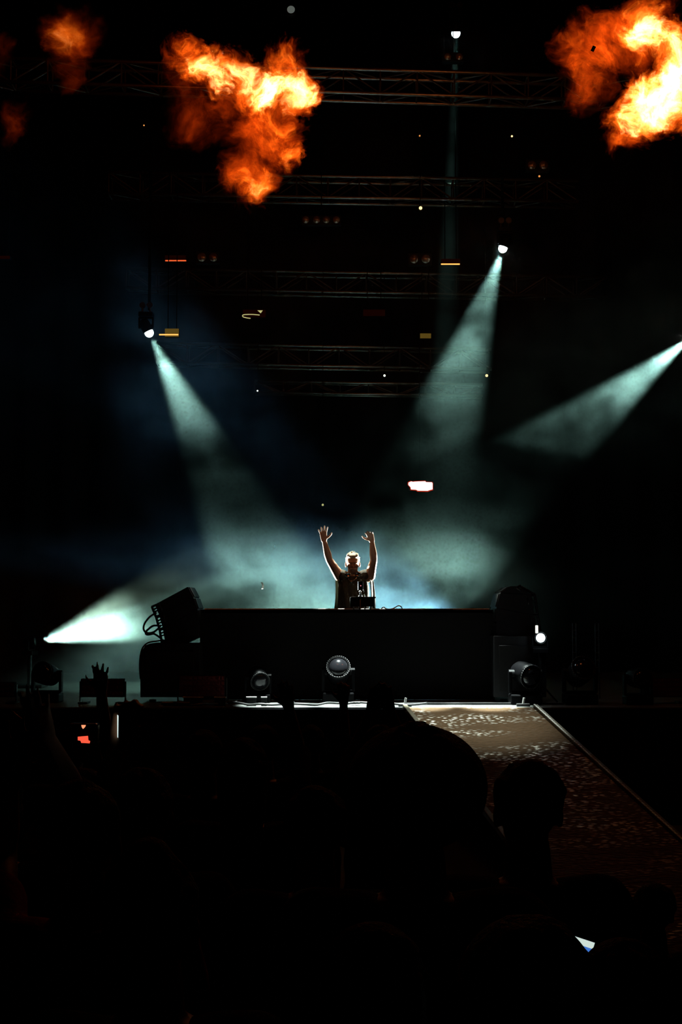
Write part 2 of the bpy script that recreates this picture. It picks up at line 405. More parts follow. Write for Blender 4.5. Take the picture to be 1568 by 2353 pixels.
# haze over the rear of the stage
HX0, HX1, HY0, HY1 = -5.4, 5.2, 18.3, 20.6
hz = MB().box(((HX0 + HX1) / 2, (HY0 + HY1) / 2, (DECK + .02 + 9.9) / 2), (HX1 - HX0, HY1 - HY0, 9.9 - DECK - .02))
layers = [(1.2, .45), (1.5, .58), (2.3, .50), (2.8, .38), (3.15, .13), (3.45, .022), (4.15, .018), (4.6, .07), (5.2, .17), (6.2, .28), (7.2, .24), (8.6, .12), (9.9, .08)]
o = hz.build('haze', haze_mat(.16, layers, .95, 3.4, .38, puffs=[(tuple(P(215, 1450, 18.8)), .80, 5.0), (tuple(P(1045, 1390, 18.8)), .9, .25)]))
tag(o, 'thin pale stage haze hanging in the light beams and behind the booth', 'haze', kind='stuff')

# ------------------------------------------------------------------ booth
BY = 16.2
def px2(px, py, Y): p = P(px, py, Y); return (p.x, p.z)
booth = thing('dj_booth', 'long black performer booth with a thin bright top edge, in the middle of the stage', 'booth', (P(797, 1400, BY).x, BY, DECK))
xl, zt = px2(460, 1401, BY); xr, _ = px2(1136, 1398, BY)
zb = DECK
MB().box(((xl + xr) / 2, BY + .03, (zt + zb) / 2), (xr - xl, .06, zt - zb - .01), bevel=.004).build('front_panel', M['booth'], booth, world=True)
MB().box(((xl + xr) / 2, BY + .27, zt - .02), (xr - xl, .54, .04), bevel=.004).build('table_top', M['booth'], booth, world=True)
for x in (xl + .03, xr - .03):
    MB().box((x, BY + .30, (zt + zb) / 2 - .025), (.06, .46, zt - zb - .05), bevel=.004).build('side_panel', M['booth'], booth, world=True)
MB().tube((xl, BY + .52, zt + .004), (xr, BY + .52, zt + .004), .010).build('edge_trim', M['edge'], booth, world=True)

# ------------------------------------------------------------------ stacked loudspeakers either side of the booth
def cabinet(fa, fb, ra, rb, Y, label, rig_side):
    """one wedge cabinet: fa, fb front top/bottom px, ra, rb rear top/bottom px"""
    A = [px2(*p, Y) for p in (fa, fb, rb, ra)]
    cx = sum(a[0] for a in A) / 4; cz = sum(a[1] for a in A) / 4
    t = thing('line_array_cabinet', label, 'speaker', (cx, Y, cz), group='curved speaker stacks beside the booth')
    b = MB().prism([(a[0], a[1]) for a in A], Y, Y + .62)
    bmesh.ops.bevel(b.bm, geom=b.bm.edges[:], offset=.006, segments=2, affect='EDGES')
    b.build('cabinet', M['black'], t, world=True)
    f0 = Vector((A[0][0], 0, A[0][1])); f1 = Vector((A[1][0], 0, A[1][1])); r0 = Vector((A[3][0], 0, A[3][1])); r1 = Vector((A[2][0], 0, A[2][1]))
    out = ((f0 - r0) + (f1 - r1)).normalized()
    g = [f0.lerp(f1, .08), f0.lerp(f1, .92), f0.lerp(f1, .92) + out * .012, f0.lerp(f1, .08) + out * .012]
    MB().prism([(p.x, p.z) for p in g], Y + .03, Y + .59).build('grille', M['grille'], t, world=True)
    # rigging frame behind: a flat bar with slots
    k = MB()
    q0 = r0 - out * .052; q1 = r1 - out * .052
    up = (r0 - r1).normalized()
    k.tube(q0 + Vector((0, Y + .1, 0)), q1 + Vector((0, Y + .1, 0)), .014)
    for s_ in (.03, .30, .52, .97):
        a = r0.lerp(r1, s_); c = q0.lerp(q1, s_)
        k.box(((a + c) / 2) + Vector((0, Y + .1, 0)), (.06, .03, .016 if s_ not in (.03, .97) else .026), rot=Matrix(((out.x, 0, up.x), (0, 1, 0), (out.z, 0, up.z))).to_quaternion())
    k.build('rigging_bar', M['rig'], t, world=True)
    hd = r0.lerp(r1, .4) + out * .05
    MB().curve([hd + Vector((0, Y, 0)) + up * .035, hd + Vector((0, Y - .03, 0)) + up * .025, hd + Vector((0, Y - .03, 0)) - up * .025, hd + Vector((0, Y, 0)) - up * .035], .007).build('handle', M['rig'], t, world=True, smooth=True)
    return t
fr = [(432, 1348), (446, 1374), (455, 1401), (456, 1432), (456, 1464)]
re = [(356, 1389), (366, 1414), (374, 1443), (379, 1472), (381, 1500)]
nm = ['topmost', 'second', 'third', 'lowest']
for i in range(4):
    cabinet(fr[i], fr[i + 1], re[i], re[i + 1], 15.98, f'{nm[i]} tilted black speaker cabinet in the curved stack at the left end of the booth', 1)
fr2 = [(1146, 1362), (1140, 1382), (1135, 1402), (1131, 1430), (1129, 1460)]
re2 = [(1216, 1360), (1226, 1388), (1232, 1416), (1236, 1446), (1238, 1476)]
fr2 = [(1172, 1347), (1150, 1362), (1141, 1397), (1141, 1430), (1141, 1460)]
re2 = [(1188, 1347), (1222, 1366), (1228, 1412), (1234, 1446), (1236, 1478)]
for i in range(4):
    cabinet(fr2[i], fr2[i + 1], re2[i], re2[i + 1], 15.98, f'{nm[i]} black speaker cabinet in the hunched stack at the right end of the booth', -1)
# cables off the left stack
def cable(label, pts, Y, r=.011, mat='cable'):
    o = MB().curve([P(x, y, Y + (dy[0] if dy else 0)) for x, y, *dy in pts], r).build('cable', M[mat], smooth=True)
    return tag(o, label, 'cable', 'cables behind the left speaker stack')
cable('black cable hanging in a wide loop behind the left speaker stack', [(360, 1408), (345, 1417), (333, 1432), (330, 1444), (334, 1452), (342, 1455), (352, 1453), (362, 1446), (371, 1436)], 16.02)
cable('black cable curling in a small inner loop behind the left speaker stack', [(366, 1438), (352, 1438), (341, 1446), (335, 1453), (337, 1458), (345, 1458), (353, 1456), (362, 1461), (370, 1467)], 16.06)
cable('black cable draped down over the rounded speaker left of the booth', [(376, 1470), (362, 1473), (347, 1475), (337, 1479), (327, 1490), (322.5, 1508), (321, 1530), (323, 1560)], 15.9, .008)

def subwoofer(pts, label, Y, depth):
    A = [px2(*p, Y) for p in pts]
    cx = sum(a[0] for a in A) / len(A)
    t = thing('subwoofer', label, 'speaker', (cx, Y, DECK), group='large speakers under the booth ends')
    b = MB().prism(A, Y, Y + depth); b.build('cabinet', M['black'], t, world=True)
    xs = [a[0] for a in A]; zs = [a[1] for a in A]
    w_ = max(xs) - min(xs); h_ = max(zs) - min(zs); mx = (max(xs) + min(xs)) / 2; mz = (max(zs) + min(zs)) / 2
    MB().box((mx, Y - .008, mz - .02), (w_ * .8, .014, h_ * .76), bevel=.004).build('grille', M['grille'], t, world=True)
    for s_ in (-.3, .3):
        MB().box((mx + s_ * w_, Y + .1, DECK + .015), (.07, .07, .03), bevel=.005).build('foot', M['plastic'], t, world=True)
subwoofer([(323, 1602), (322, 1520), (326, 1497), (334, 1483), (345, 1479), (458, 1479), (458, 1602)], 'large black speaker with a rounded shoulder under the left tilted stack', 15.75, .5)
subwoofer([(1136, 1602), (1136, 1462), (1236, 1462), (1250, 1474), (1256, 1500), (1256, 1602)], 'large black speaker with a rounded shoulder under the right hunched stack', 15.75, .5)

# ------------------------------------------------------------------ fixtures
def moving_head(label, base, aim, s=1.0, hang=False, lens='gloss', rz=0, flush=False, group=None, name='moving_head_light', cat='stage light', lens_r=.105):
    """yoke fixture. base: point it stands on (or hangs from). aim: direction of the barrel"""
    base = Vector(base); aim = Vector(aim).normalized()
    t = thing(name, label, cat, base, 0, group)
    u = -1 if hang else 1
    Rz = Matrix.Rotation(rz, 4, 'Z'); T = Matrix.Translation(base) @ Rz
    b = MB().box((0, 0, 0), (.34 * s, .30 * s, .11 * s), bevel=.015 * s)
    bmesh.ops.transform(b.bm, matrix=T @ Matrix.Translation((0, 0, u * .055 * s)), verts=b.bm.verts)
    b.build('base', M['plastic'], t, world=True)
    piv = Vector((0, 0, u * .33 * s))
    y = MB()
    y.box((0, 0, u * .125 * s), (.32 * s, .12 * s, .035 * s), bevel=.008 * s)
    for sx in (-1, 1):
        y.box((sx * .165 * s, 0, u * .24 * s), (.035 * s, .11 * s, .24 * s), bevel=.012 * s)
        y.tube((sx * .18 * s, 0, piv.z), (sx * .12 * s, 0, piv.z), .05 * s, n=20)
    bmesh.ops.transform(y.bm, matrix=T, verts=y.bm.verts)
    y.build('yoke', M['plastic'], t, world=True)
    pw = T @ piv
    Q = Matrix.Translation(pw) @ aim.to_track_quat('Z', 'Y').to_matrix().to_4x4()
    h = MB().lathe([(.03 * s, -.19 * s), (.085 * s, -.175 * s), (.115 * s, -.12 * s), (.128 * s, -.03 * s), (.13 * s, .06 * s), (.125 * s, .13 * s), (.11 * s, .135 * s), (.105 * s, .12 * s), (.02 * s, .118 * s)], Q)
    hd = h.build('head', M['plastic'], t, smooth=True, world=True)
    LR = lens_r * s
    l = MB().lathe([(.001, .118 * s), (LR, .12 * s), (LR * .96, .135 * s), (LR * .75, .155 * s), (LR * .4, .168 * s), (.002, .172 * s)], Q)
    if lens == 'bulb' and not flush:
        l.bm.free(); l = MB().ball(Q @ Vector((0, 0, .17 * s)), LR, 3)
    l.build('lens', M[lens], t, smooth=True, world=True)
    r = MB()
    for k in range(32):
        a0 = 2 * math.pi * k / 32; a1 = 2 * math.pi * (k + 1) / 32
        r.tube(Q @ Vector((.128 * s * math.cos(a0), .128 * s * math.sin(a0), .13 * s)), Q @ Vector((.128 * s * math.cos(a1), .128 * s * math.sin(a1), .13 * s)), .006 * s, n=6)
    r.build('lens_ring', M['rig'], t, smooth=True, world=True)
    if hang:
        c = MB()
        for sx in (-.09, .09):
            c.tube(T @ Vector((sx * s, 0, 0)), T @ Vector((sx * s, 0, .09)), .012)
            c.tube(T @ Vector((sx * s, -.02, .10)), T @ Vector((sx * s, .02, .10)), .04, n=14)
        c.build('clamp', M['rig'], t, world=True)
    return t
def hung(k, label, s=.55):
    a, b = LAMPS[k]; aim = (b - a).normalized()
    base = a - aim * .17 * s + Vector((0, 0, .33 * s))
    return moving_head(label, base, aim, s, True, 'bulb', group='lit lamps hanging over the stage', lens_r=.105)
hung('A', 'lit white lamp hanging at upper left with a pale teal beam slanting right')
hung('B', 'lit white lamp right of centre casting the long teal beam down to the left')
hung('C', 'lit lamp at the right edge of the frame casting a beam to the left')
hung('D', 'small lit white lamp near the top throwing a thin faint beam straight down', .55)
a, b = LAMPS['E']
moving_head('lit side lamp at far left blasting a white cone across the stage', (a.x - .085, a.y, a.z - .17), (b - a), .5, False, 'gloss', rz=1.3, group='lamps standing on the stage deck')
# its stand
t = thing('lamp_stand', 'low black stand under the side lamp at far left', 'stand', (a.x - .085, a.y, DECK))
MB().box((a.x - .085, a.y, DECK + .02), (.4, .4, .04), bevel=.01).build('foot_plate', M['rig'], t, world=True)
MB().tube((a.x - .085, a.y, DECK + .04), (a.x - .085, a.y, a.z - .175), .03).build('post', M['rig'], t, world=True)
a, b = LAMPS['F']
moving_head('blue wash lamp on the deck hidden behind the right end of the booth', (a.x, a.y + .1, DECK), (b - a), .5, False, 'gloss', group='lamps standing on the stage deck')

FY = 15.5
def onstage(px, Y=None):
    Y = Y or (15.82 if px < 1000 else FY)
    return Vector(((px - 784) / F * Y * 1.0, Y, DECK))
G = 'unlit round lamps along the front of the stage'
moving_head('unlit round lamp in front of the middle of the booth, pale arc on its rim', onstage(778), (0, -1, .55), 1.0, group=G)
moving_head('unlit round lamp left of centre beside the wide grid panel', onstage(594), (.25, -.8, -.35), .82, group=G)
moving_head('unlit round lamp at far left in front of the glowing haze', onstage(112), (-.35, -1, .25), .92, group=G)
moving_head('unlit round lamp under the bright star lamp at the right', onstage(1205), (.4, -.9, -.2), .98, group=G)
moving_head('unlit round lamp right of the ramp with a thin arc of light', onstage(1330), (.2, -1, .5), 1.02, group=G)
moving_head('unlit round lamp farthest right along the stage front', onstage(1462), (.3, -1, .0), .85, group=G)

def strobe(label, px, w_, h_, Y=15.62, z0=DECK, tilt=0, grid='reflect_dots', name='grid_panel_light'):
    """rectangular panel of small cells on a bracket"""
    x = (px - 784) / F * Y; k = Y / F; W = w_ * k; H = h_ * k
    zc = z0 + H / 2 + .07
    t = thing(name, label, 'stage light', (x, Y, z0), group='rectangular grid panel lamps')
    MB().box((x, Y, zc), (W, .10, H), bevel=.008).build('housing', M['plastic'], t, world=True)
    g = MB(); nx = max(4, int(W / .05)); nz = max(2, int(H / .05))
    g.box((x, Y - .0495, zc), (W * .97, .006, H * .94))
    for i in range(nx):
        for j in range(nz):
            cx = x - W / 2 + (i + .5) * W / nx; cz = zc - H / 2 + (j + .5) * H / nz
            g.box((cx, Y - .052, cz), (W / nx * .62, .012, H / nz * .55), bevel=.002)
    g.build('lens_grid', M[grid], t, world=True)
    for s_ in (-1, 1):
        b = MB()
        b.box((x + s_ * (W / 2 + .012), Y, z0 + H / 2 + .03), (.012, .05, H * .8 + .06), bevel=.002)
        b.box((x + s_ * (W / 2 - .03), Y, z0 + .012), (.10, .22, .02), bevel=.003)
        b.build('bracket', M['rig'], t, world=True)
    return t
M['reflect_dots'] = principled('red_reflection_cells', (.05, .003, .003), .4, noise=.4, nscale=8)  # dim red reflection put into the base colour of the cells
M['cells'] = principled('amber_tinted_cells', (.9, .62, .12), .25, metal=.4, noise=.5, nscale=8)
strobe('wide unlit grid panel with cells coloured as a dim red reflection in front of the booth left half', 467, 106, 50)
strobe('unlit grid panel with cells coloured as a dim red reflection left of the booth', 240, 98, 42)
strobe('unlit grid panel with cells coloured as a dim red reflection cut by the left frame edge', 5, 70, 34)
strobe('unlit grid panel with cells coloured as a dim red reflection at the far right of the stage', 1520, 96, 44)

# bright star lamp facing the camera, on a stand at the right
sp_ = P(1243, 1466, 15.6)
t = moving_head('small dazzling blue-white lamp facing out beside the right speaker stack', sp_ + Vector((0, .06, -.165)), (0, -1, .02), .5, False, 'star', group='lamps standing on the stage deck', lens_r=.095)
t = thing('lamp_stand', 'tall black stand under the dazzling blue-white lamp', 'stand', (sp_.x, sp_.y + .06, DECK))
MB().tube((sp_.x, sp_.y + .06, DECK), (sp_.x, sp_.y + .06, sp_.z - .165), .018).build('post', M['rig'], t, world=True)
mbf = MB()
for k in range(3):
    a0 = k * 2.094 + .5; mbf.tube((sp_.x, sp_.y + .06, DECK + .22), (sp_.x + .22 * math.cos(a0), sp_.y + .06 + .15 * math.sin(a0), DECK + .01), .01)
mbf.build('tripod', M['rig'], t, world=True)
point('star_glow', sp_ + Vector((0, -.16, 0)), 1, (.7, .9, 1), .05)
pt = P(1234, 1446, 15.55)
o = MB().box(pt, (.026, .05, .085), bevel=.006).build('reflection_box', M['wdot'])  # glowing box added to draw the rectangular reflection above the lamp
o = tag(o, 'small glowing box standing in for a reflection just above the dazzling lamp', 'box')

# ladder-like upright frames at right
for i, px in enumerate((1320, 1372)):
    t = thing('ladder_upright', ['left one of two slim uprights standing right of the dazzling lamp', 'right one of two slim uprights standing right of the dazzling lamp'][i], 'upright', (P(px, 1400, 16.4).x, 16.4, DECK), group='slim uprights')
    xx = P(px, 1400, 16.4).x; z1 = P(px, 1432, 16.4).z
    for s_ in (-.02, .02): MB().tube((xx + s_, 16.4, DECK), (xx + s_, 16.4, z1), .007).build('rail', M['rig'], t, world=True)
    rg = MB()
    for k in range(9): rg.tube((xx - .02, 16.4, DECK + .1 + k * .085), (xx + .02, 16.4, DECK + .1 + k * .085), .005, n=6)
    rg.build('rungs', M['alu'], t, world=True)

# ------------------------------------------------------------------ trusses
def truss(label, L, Rr, sp_px, Y, bay=.42):
    a = P(*L, Y); b = P(*Rr, Y); s = sp_px * Y / F
    dx = (b - a); n = max(6, int(dx.length / bay))
    t = thing('roof_truss', label, 'truss', (a + b) / 2, group='roof trusses over the stage')
    cs = [Vector((0, 0, 0)), Vector((0, 0, -s)), Vector((0, s, 0)), Vector((0, s, -s))]
    for c in cs: MB().tube(a + c, b + c, .024).build('chord', M['alu'], t, world=True, smooth=True)
    for (c0, c1) in ((0, 1), (2, 3), (0, 2), (1, 3)):
        m = MB()
        for i in range(n):
            p = a.lerp(b, i / n) + cs[c0 if i % 2 == 0 else c1]; q = a.lerp(b, (i + 1) / n) + cs[c1 if i % 2 == 0 else c0]
            m.tube(p, q, .011, n=6)
            m.tube(a.lerp(b, i / n) + cs[c0], a.lerp(b, i / n) + cs[c1], .011, n=6)
        m.build('lattice', M['lattice'], t, world=True)
    return t
truss('topmost long roof truss passing behind the fireballs', (-60, 131), (1640, 184), 57, 16.7)
truss('second roof truss from the top, under the middle fireball', (250, 396), (1330, 415), 50, 18.9)
truss('roof truss level with the right beam lamp, third from the top', (290, 617), (1395, 637), 46, 20.9)
truss('short roof truss crossing the long right beam, fourth from the top', (360, 788), (1130, 803), 46, 21.2)
truss('lowest and shortest roof truss, above the performer', (585, 876), (1110, 884), 26, 21.6)
# hanging drop pipes tie the lamps to the roof
for k, lab in (('A', 'thin vertical pipe holding the upper left lamp'), ('B', 'thin vertical pipe holding the lamp of the long right beam'), ('D', 'thin vertical pipe holding the small top lamp'), ('C', 'thin vertical pipe holding the lamp at the right edge')):
    a_ = LAMPS[k][0]; z0 = a_.z + .33 * .55 + .12
    o = MB().tube((a_.x, a_.y, z0), (a_.x, a_.y, 12), .02).build('drop_pipe', M['hanger'], smooth=True)
    tag(o, lab, 'pipe', 'pipes the lamps hang from')
o = MB().box((0, 18.5, 12.06), (14, 6, .12)).build('roof_grid_slab', M['curtain']); struct('ceiling', o)

# panels and small lamps hung in the roof
def roof_panel(label, px, py, w_, h_, Y, mat, line=None):
    p = P(px, py, Y); k = Y / F
    t = thing('roof_panel_light', label, 'stage light', p, group='grid panels hung in the roof')
    MB().box(p, (w_ * k, .08, h_ * k), bevel=.006).build('housing', M['plastic'], t, world=True)
    g = MB(); nx = max(3, int(w_ / 4)); nz = max(2, int(h_ / 4))
    g.box((p.x, p.y - .0405, p.z), (w_ * k * .97, .004, h_ * k * .94))
    for i in range(nx):
        for j in range(nz):
            g.box((p.x - w_ * k / 2 + (i + .5) * w_ * k / nx, p.y - .045, p.z - h_ * k / 2 + (j + .5) * h_ * k / nz), (w_ * k / nx * .7, .012, h_ * k / nz * .7))
    g.build('lens_grid', M[mat], t, world=True)
    top = p.z + h_ * k / 2
    for s_ in (-.3, .3): MB().tube((p.x + s_ * w_ * k, p.y, top), (p.x + s_ * w_ * k, p.y, 12), .006).build('hanger', M['hanger'], t, world=True)
    if line:
        x0, x1, yy, mt = line
        MB().tube(P(x0, yy, Y - .065), P(x1, yy, Y - .065), .009, n=8).build('lit_tube', M[mt], t, world=True, smooth=True)
    return t
M['dim_amber'] = emit('dim_amber_cells', (.9, .55, .08), .10)
M['dim_red'] = emit('dim_red_cells', (.8, .08, .02), .007)
M['hot_amber'] = emit('hot_amber_tube', (1, .45, .1), 1.5)
M['hot_red'] = emit('hot_red_tube', (1, .13, .03), .9)
M['lime'] = emit('lime_outline', (.8, .75, .3), .6)
roof_panel('gold glowing grid panel just right of the upper left lamp', 396, 766, 33, 20, 18.7, 'dim_amber', (366, 410, 769, 'hot_amber'))
roof_panel('dim red panel with a thin orange lit edge at upper left', 404, 595, 50, 14, 19.0, 'dim_red', (380, 428, 599, 'hot_red'))
roof_panel('dark panel with a thin bright amber line left of the right beam lamp', 1036, 602, 44, 12, 19.0, 'dim_red', (1014, 1057, 607, 'hot_amber'))
t = roof_panel('small panel with a glowing arrow-shaped reflection pattern, upper centre left', 585, 722, 54, 19, 18.9, 'dim_red')
MB().curve([P(x, y, 18.8) for x, y in ((597, 724), (580, 722.5), (562, 723), (557.5, 725.5), (560, 728.5), (568, 730.5), (576, 731.5))], .006).build('reflection_outline', M['lime'], t, smooth=True, world=True)  # reflection pattern on the panel, drawn as glowing shapes
m_ = MB().prism([px2(x, y, 18.8) for x, y in ((592, 713.5), (604, 713.5), (599.5, 720))], 18.8, 18.79); m_.build('reflection_tip', M['lime'], t, world=True)
roof_panel('faint amber panel beside the top of the long right beam', 978, 773, 26, 12, 20.6, 'dim_amber')
roof_panel('faint orange panel at the left frame edge', 12, 593, 26, 8, 19.0, 'dim_red')
roof_panel('barely lit dark panel in the middle of the roof', 860, 720, 52, 16, 20.6, 'dim_red')

def blinder(label, xs, py, Y, r=11):
    k = Y / F; cx = sum(xs) / len(xs)
    p = P(cx, py, Y)
    t = thing('blinder_light', label, 'stage light', p, group='unlit multi-lens blinder lamps')
    W = (max(xs) - min(xs) + 2.6 * r) * k
    MB().box(p + Vector((0, .06, 0)), (W, .10, 2.6 * r * k), bevel=.01).build('housing', M['black'], t, world=True)
    for x in xs:
        q = P(x, py, Y)
        T = Matrix.Translation(q) @ Matrix.Rotation(R(90), 4, 'X')
        MB().lathe([(.001, -.01), (r * k, 0), (r * k * .9, .012), (r * k * .5, .03), (.002, .036)], T).build('lens', M['lensglass'], t, smooth=True, world=True)
    m = MB()
    m.tube(p + Vector((0, .06, 1.3 * r * k)), (p.x, p.y + .06, 12), .006); m.build('hanger', M['hanger'], t, world=True)
M['lensglass'] = principled('reflector_glass', (.25, .18, .14), .25, metal=.6)
blinder('pair of dim round lenses under the upper left roof', (464, 490), 591, 19.0)
blinder('pair of dim round lenses left of the right beam lamp', (952, 979), 595, 19.0)
blinder('pair of dim red lenses below the right fireball', (1223, 1250), 379, 18.6)
blinder('row of four dim lenses in the roof centre', (703, 728, 750, 773), 505, 18.6, 9)
blinder('pair of dim lenses under the small top lamp', (1029, 1056), 130, 17.9, 9)
blinder('pair of dim red lenses seen at the top of the middle fireball', (481, 511), 117, 16.2, 9)
def dot(name, label, px, py, Y, r, mat, cat='lamp'):
    p = P(px, py, Y); t = thing(name, label, cat, p, group='tiny points of light')
    MB().ball(p, r * Y / F, 2).build('bulb', M[mat], t, smooth=True, world=True)
    MB().tube(p + Vector((0, .02 + r * Y / F, 0)), p + Vector((0, .10, 0)), r * Y / F * 1.1).build('socket', M['black'], t, world=True)
    MB().tube(p + Vector((0, .08, 0)), (p.x, p.y + .08, 12), .004).build('hanger', M['hanger'], t, world=True)
dot('pilot_lamp', 'tiny amber point of light above the second lowest truss, right of centre', 967, 478, 18.7, 4, 'amber')
dot('pilot_lamp', 'tiny amber spark of light under the dim red lens pair', 1240, 405, 18.7, 2.4, 'ember')
dot('pilot_lamp', 'tiny white-orange spark left of the right fireball', 1177, 313, 18.7, 2.4, 'amber')
dot('pilot_lamp', 'faint red spark high right of centre', 965, 312, 18.7, 2, 'ember')
dot('pilot_lamp', 'tiny white point between the lower trusses', 884, 863, 21.0, 2.8, 'wdot')
dot('pilot_lamp', 'tiny yellow point at the edge of the long right beam', 1119, 863, 21.0, 3.2, 'amber')
dot('pilot_lamp', 'tiny white point left of the lowest truss', 592, 898, 21.0, 2, 'wdot')
dot('pilot_lamp', 'faint greenish point above the performer', 742, 1160, 20.5, 2.6, 'lime')
dot('pilot_lamp', 'faint red spark left of the middle fireball', 331, 288, 18.7, 1.8, 'ember')
M['greydisc'] = emit('unlit_lens_glow', (.55, .62, .55), .16)  # unlit lens: its grey brightness is painted as weak emission
p = P(669, 22, 18.0)
t = thing('par_can_light', 'unlit round lamp with a faint grey painted glow at the very top of the frame', 'stage light', p, group='small round cans')
T = Matrix.Translation(p) @ Matrix.Rotation(R(90), 4, 'X')
MB().lathe([(.03, -.16), (.06, -.14), (.062, 0), (.056, .002)], T).build('can', M['black'], t, smooth=True, world=True)
MB().lathe([(.001, -.01), (.052, .0), (.04, .012), (.002, .02)], T).build('lens', M['greydisc'], t, smooth=True, world=True)
MB().tube(p + Vector((0, .08, .05)), (p.x, p.y + .08, 12), .006).build('hanger', M['hanger'], t, world=True)

# glowing sign
SY = 20.9
pts = [(470, 480), (540, 450), (600, 462), (640, 455), (930, 445), (950, 470), (1110, 475), (1130, 500), (1130, 660), (1050, 680), (1000, 700), (720, 695), (690, 670), (540, 660), (530, 600), (470, 540)]
pts = [(900 + x / 12.06, 1070 + y / 12.06) for x, y in pts]
cx, cyy = 966, 1117
t = thing('illuminated_sign', 'glowing white sign with a red edge high above and right of the performer', 'sign', P(cx, cyy, SY))
M['signwhite'] = emit('sign_white', (1, .86, .90), 2.6); M['signred'] = emit('sign_red', (1, .05, .01), .35)
MB().prism([px2(*p_, SY) for p_ in pts], SY - .06, SY - .03).build('face', M['signwhite'], t, world=True)
MB().prism([px2(cx + (x - cx) * 1.07, cyy + (y - cyy) * 1.22, SY) for x, y in pts], SY - .03, SY).build('rim', M['signred'], t, world=True)
MB().box(P(cx, cyy, SY) + Vector((0, .05, 0)), (.33, .08, .12), bevel=.01).build('housing', M['black'], t, world=True)
MB().tube(P(cx, cyy, SY) + Vector((0, .05, .05)), (P(cx, cyy, SY).x, SY + .05, 12), .007).build('hanger', M['hanger'], t, world=True)

# ------------------------------------------------------------------ ramp
VP = P(219, 700, 1.0) - Vector((0, 0, CAMZ)); VP.normalize()
RY = 3300 * (CAMZ - DECK) / (1622 - 1400)
RY = 15.0
PL = Vector(((935 - 784) / F * RY * 1.0, RY, DECK)); PR = Vector(((1222 - 784) / F * RY, RY, DECK))
Ltot = DECK / VP.z
NL = PL - VP * Ltot; NR = PR - VP * Ltot
t = thing('ramp', 'metal tread ramp running from the stage deck down to the lower right', 'ramp', (PL + PR + NL + NR) / 4)
b = MB()
dn = Vector((0, 0, -.06))
vs = [b.bm.verts.new(p_) for p_ in (PL, PR, NR, NL, PL + dn, PR + dn, NR + dn, NL + dn)]
for f in ((0, 1, 2, 3), (7, 6, 5, 4), (0, 4, 5, 1), (1, 5, 6, 2), (2, 6, 7, 3), (3, 7, 4, 0)): b.bm.faces.new([vs[i] for i in f])
b.build('walkway', M['tread'], t, world=True)
# side kerbs with a beaded light strip on the right one
wdir = (PR - PL).normalized(); nrm = wdir.cross(VP).normalized()
if nrm.z < 0: nrm = -nrm
for (A_, B_, s_) in ((PL, NL, -1), (PR, NR, 1)):
    k = MB(); xa = VP.cross(nrm).normalized(); q = Matrix((xa, VP, nrm)).transposed().to_quaternion()
    k.box((A_ + B_) / 2 + wdir * (s_ * .025) + nrm * .01, (.045, Ltot, .05), rot=q, bevel=.005)
    k.build('kerb', principled('kerb_wood', (.05, .04, .018), .5, noise=.4), t, world=True)
k = MB()
k.box((PR + PR.lerp(NR, .9)) / 2 + wdir * .012 + nrm * .0335, (.014, Ltot * .9, .004), rot=q)
nb = 90
for i in range(nb):
    k.box(PR.lerp(NR, (i + .5) / nb * .9) + wdir * .012 + nrm * .037, (.012, .028, .008), rot=q, bevel=.002)
k.build('rivet_strip', M['edge'], t, world=True)
# cable cover lip and small wedges where ramp meets the deck
o = MB().box(((935 + 1300) / 2 / F * 15.1 - 784 / F * 15.1, 15.42, DECK + .012), (1.7, .06, .02), bevel=.004).build('cable_cover', M['rig'])
tag(o, 'low dark cable cover lying across the deck at the head of the ramp', 'cable cover')
for (px, lab) in ((1200, 'small dark clamp on the deck at the right head of the ramp'), (930, 'small dark clamp on the deck at the left head of the ramp')):
    x = (px - 784) / F * 15.15
    t2 = thing('deck_clamp', lab, 'clamp', (x, 15.15, DECK), group='clamps at the head of the ramp')
    MB().box((x, 15.15, DECK + .015), (.14, .08, .03), bevel=.008).build('base', M['rig'], t2, world=True)
    MB().tube((x, 15.15, DECK + .03), (x + .01, 15.15, DECK + .09), .012).build('screw', M['edge'], t2, world=True)
# cables lying on the deck edge
random.seed(4)
for i, (x0, x1) in enumerate(((.0, .9), (-1.3, -.5), (-1.9, -1.1), (-.6, .2))):
    pts3 = []
    for k_ in range(8):
        u_ = k_ / 7; pts3.append((x0 + (x1 - x0) * u_, 15.18 + .14 * math.sin(u_ * 6 + i) + random.uniform(-.03, .03), DECK + .014 + (.02 * abs(math.sin(k_ * 2)))))
    o = MB().curve(pts3, .012).build('cable', M['cable'], smooth=True)
    tag(o, ['black cable snaking over the bright deck right of the middle lamp', 'black cable bundle on the deck left of the middle lamp', 'black cable on the deck under the wide grid panel', 'black cable on the deck just under the middle lamp'][i], 'cable', 'cables along the stage front')
# low deck rail pieces that catch the light
for i, (x0, x1, yy) in enumerate(((372, 436, 1614), (420, 468, 1602), (492, 520, 1602), (566, 590, 1602), (600, 614, 1602), (285, 300, 1623))):
    a_ = P(x0, yy, 15.22); b_ = P(x1, yy, 15.22)
    o = MB().box((a_ + b_) / 2, ((b_ - a_).length, .03, .012), bevel=.002).build('batten', M['edge'])
    zc = (a_.z + b_.z) / 2
    tag(o, ['long pale metal batten on the deck edge left of centre', 'pale metal batten under the left part of the wide grid panel', 'pale metal batten under the right part of the wide grid panel', 'pale metal batten left under the second round lamp', 'short pale metal batten right under the second round lamp', 'tiny pale batten on the deck edge left of the booth'][i], 'batten', 'battens along the stage front')
    s0 = MB().box(((a_.x + b_.x) / 2, 15.22, (DECK + zc - .006) / 2), ((b_ - a_).length * .9, .02, max(.004, zc - .006 - DECK))).build('batten_foot', M['black'], o, world=True)

